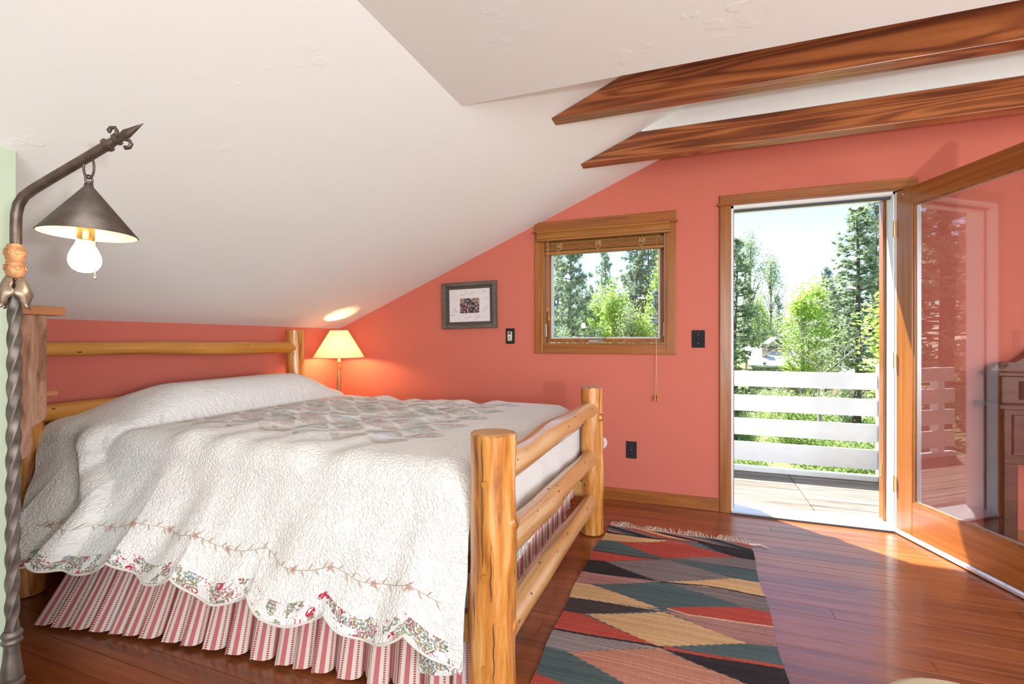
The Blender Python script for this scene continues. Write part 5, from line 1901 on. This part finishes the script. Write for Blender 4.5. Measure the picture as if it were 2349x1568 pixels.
# trees seen through the window
tree('pine_tree', 'pine_a', -3.95, 16.2, 9.4, 'near pine with a bare lower trunk standing before the window', rz=1.5, wide=0.95)
tree('pine_tree', 'pine_b', -4.95, 29.1, 10.4, 'pine with rounded top behind the window aspens', rz=0.1, wide=0.8)
tree('pine_tree', 'pine_b', -2.75, 25.6, 11.2, 'tall open crowned pine, one of a close pair before the window', rz=0.7, wide=0.9, group='pair of tall window pines')
tree('pine_tree', 'pine_b', -2.15, 25.9, 11.4, 'tall open crowned pine, one of a close pair before the window', rz=2.7, wide=0.9, group='pair of tall window pines')
tree('pine_tree', 'pine_c', -1.45, 22.0, 7.3, 'shorter dark pine under the pair of tall window pines', rz=1.1, wide=1.0)
tree('aspen_tree', 'aspen_a', -2.65, 17.9, 7.0, 'brightest yellow green aspen in front of the window pines', rz=0.4)
tree('aspen_tree', 'aspen_b', -3.40, 18.9, 6.9, 'slim bright aspen between the near pine and the brightest aspen', rz=2.0)
tree('aspen_tree', 'aspen_b', -1.50, 16.9, 6.0, 'small bright aspen in front of the shorter dark pine', rz=1.0)
tree('cottonwood_tree', 'cotton', -1.95, 16.9, 6.2, 'grey green cottonwood beside the small bright aspen', rz=0.8, wide=1.0)
tree('cottonwood_tree', 'cotton', -4.15, 19.6, 6.7, 'grey green cottonwood behind the near window pine', rz=2.3, wide=1.0)
tree('cottonwood_tree', 'cotton', -3.75, 14.7, 5.4, 'grey green cottonwood at the foot of the near window pine', rz=1.3, wide=1.0)
tree('aspen_tree', 'aspen_a', -1.25, 23.6, 8.8, 'bright aspen beside the shorter dark pine', rz=2.0, wide=0.9)
tree('pine_tree', 'pine_c', -6.6, 24.4, 10.2, 'bluish pine behind the near window pine', rz=0.9, wide=0.9)
tree('pine_tree', 'pine_c', -2.2, 32.0, 11.6, 'bluish pine behind the pair of tall window pines', rz=2.1, wide=0.9)
tree('pine_tree', 'pine_b', -7.3, 33.5, 9.6, 'far small pine between the near pine and the rounded pine', rz=1.7, wide=0.8)
# trees beside the house, reflected in the open glass door
tree('pine_tree', 'pine_a', -7.6, 8.6, 11.0, 'broad pine beside the house, mirrored in the glass door', rz=1.0, wide=1.5)
tree('pine_tree', 'pine_b', -14.5, 12.6, 13.0, 'dense pine behind the broad one beside the house', rz=2.0, wide=1.5)
tree('pine_tree', 'pine_c', -11.5, 18.5, 13.0, 'bluish pine standing behind the mirrored pines beside the house', rz=2.9, wide=1.5)
# far woods closing the horizon
rt = random.Random(21)
for i in range(16):
    x = -26 + i * 3.6 + rt.uniform(-1, 1)
    if 3.5 < x < 13:
        continue
    tree('pine_tree', ['pine_b', 'pine_c'][i % 2], x, 64 + rt.uniform(-4, 8), rt.uniform(9.0, 12.0), 'far pine in the wood along the horizon', rz=rt.uniform(0, 6), group='pines of the far wood')
spots = []
for i in range(44):
    for q in range(60):
        yv = rt.uniform(15.0, 38)
        x = -0.02 * yv + rt.uniform(-0.02, 0.36) * yv
        if i % 3 == 0:
            x = rt.uniform(-0.28, -0.06) * yv
        if all(math.hypot(x - a, yv - b_) > 2.4 for a, b_ in spots) and all(math.hypot(x - a, yv - b_) > 1.5 for a, b_ in tree_spots):
            break
    spots.append((x, yv))
    tree('shrub', ['shrub_a', 'shrub_b'][i % 2], x, yv, rt.uniform(1.3, 2.3), ['low green shrub on the ground beyond the white railing', 'low grey green shrub on the ground beyond the white railing'][i % 2],
         'shrub', rt.uniform(0, 6), ['green shrubs below the balcony', 'grey green shrubs below the balcony'][i % 2])

# neighbouring house
hs = thing('house', 'neighbouring wooden house with pale metal roofs and a chimney', 'house', (6.3, 45, GZ))
siding = wood('house_siding', [(0.3, (0.20, 0.13, 0.08)), (0.7, (0.36, 0.26, 0.18))], 2, 1, 6, 0.9)
metal = flat('metal_roof', (0.62, 0.62, 0.64), 0.5, 0.1)
part('wall', MB().box(4.6, 9.0, 44.0, 50.0, GZ, -0.75), siding, hs)
part('roof', MB().prism([(43.4, -0.95), (46.5, 0.55), (50.5, -0.95), (50.5, -0.80), (46.5, 0.72), (43.4, -0.80)], 0, 4.2, 9.4), metal, hs)
part('upper_wall', MB().box(5.9, 7.3, 45.6, 48.5, -0.75, 0.55), siding, hs)
part('roof', MB().prism([(5.5, 0.42), (6.55, 1.35), (7.6, 0.42), (7.6, 0.55), (6.55, 1.50), (5.5, 0.55)], 1, 45.2, 48.8), metal, hs)
chm = part('chimney', MB().box(5.35, 5.75, 44.6, 45.0, -0.6, 0.85), flat('chimney_stone', (0.42, 0.33, 0.26), 0.9, noise=0.3, nscale=6), hs)
part('chimney_cap', MB().box(5.30, 5.80, 44.55, 45.05, 0.85, 0.93), flat('chimney_capstone', (0.5, 0.46, 0.42), 0.9), chm)
wn_ = part('window', MB().box(6.3, 6.9, 43.95, 44.0, -1.75, -1.15), M['white'], hs)
part('pane', MB().box(6.37, 6.83, 43.93, 43.95, -1.68, -1.22), M['seal'], wn_)
hs2 = thing('house', 'low pale roofed outbuilding behind the dark trunked pine', 'house', (10.6, 42, GZ))
part('wall', MB().box(9.9, 13.5, 40.5, 44.0, GZ, -1.1), siding, hs2)
part('roof', MB().prism([(40.0, -1.25), (42.3, -0.25), (44.6, -1.25), (44.6, -1.12), (42.3, -0.10), (40.0, -1.12)], 0, 9.6, 13.9), metal, hs2)
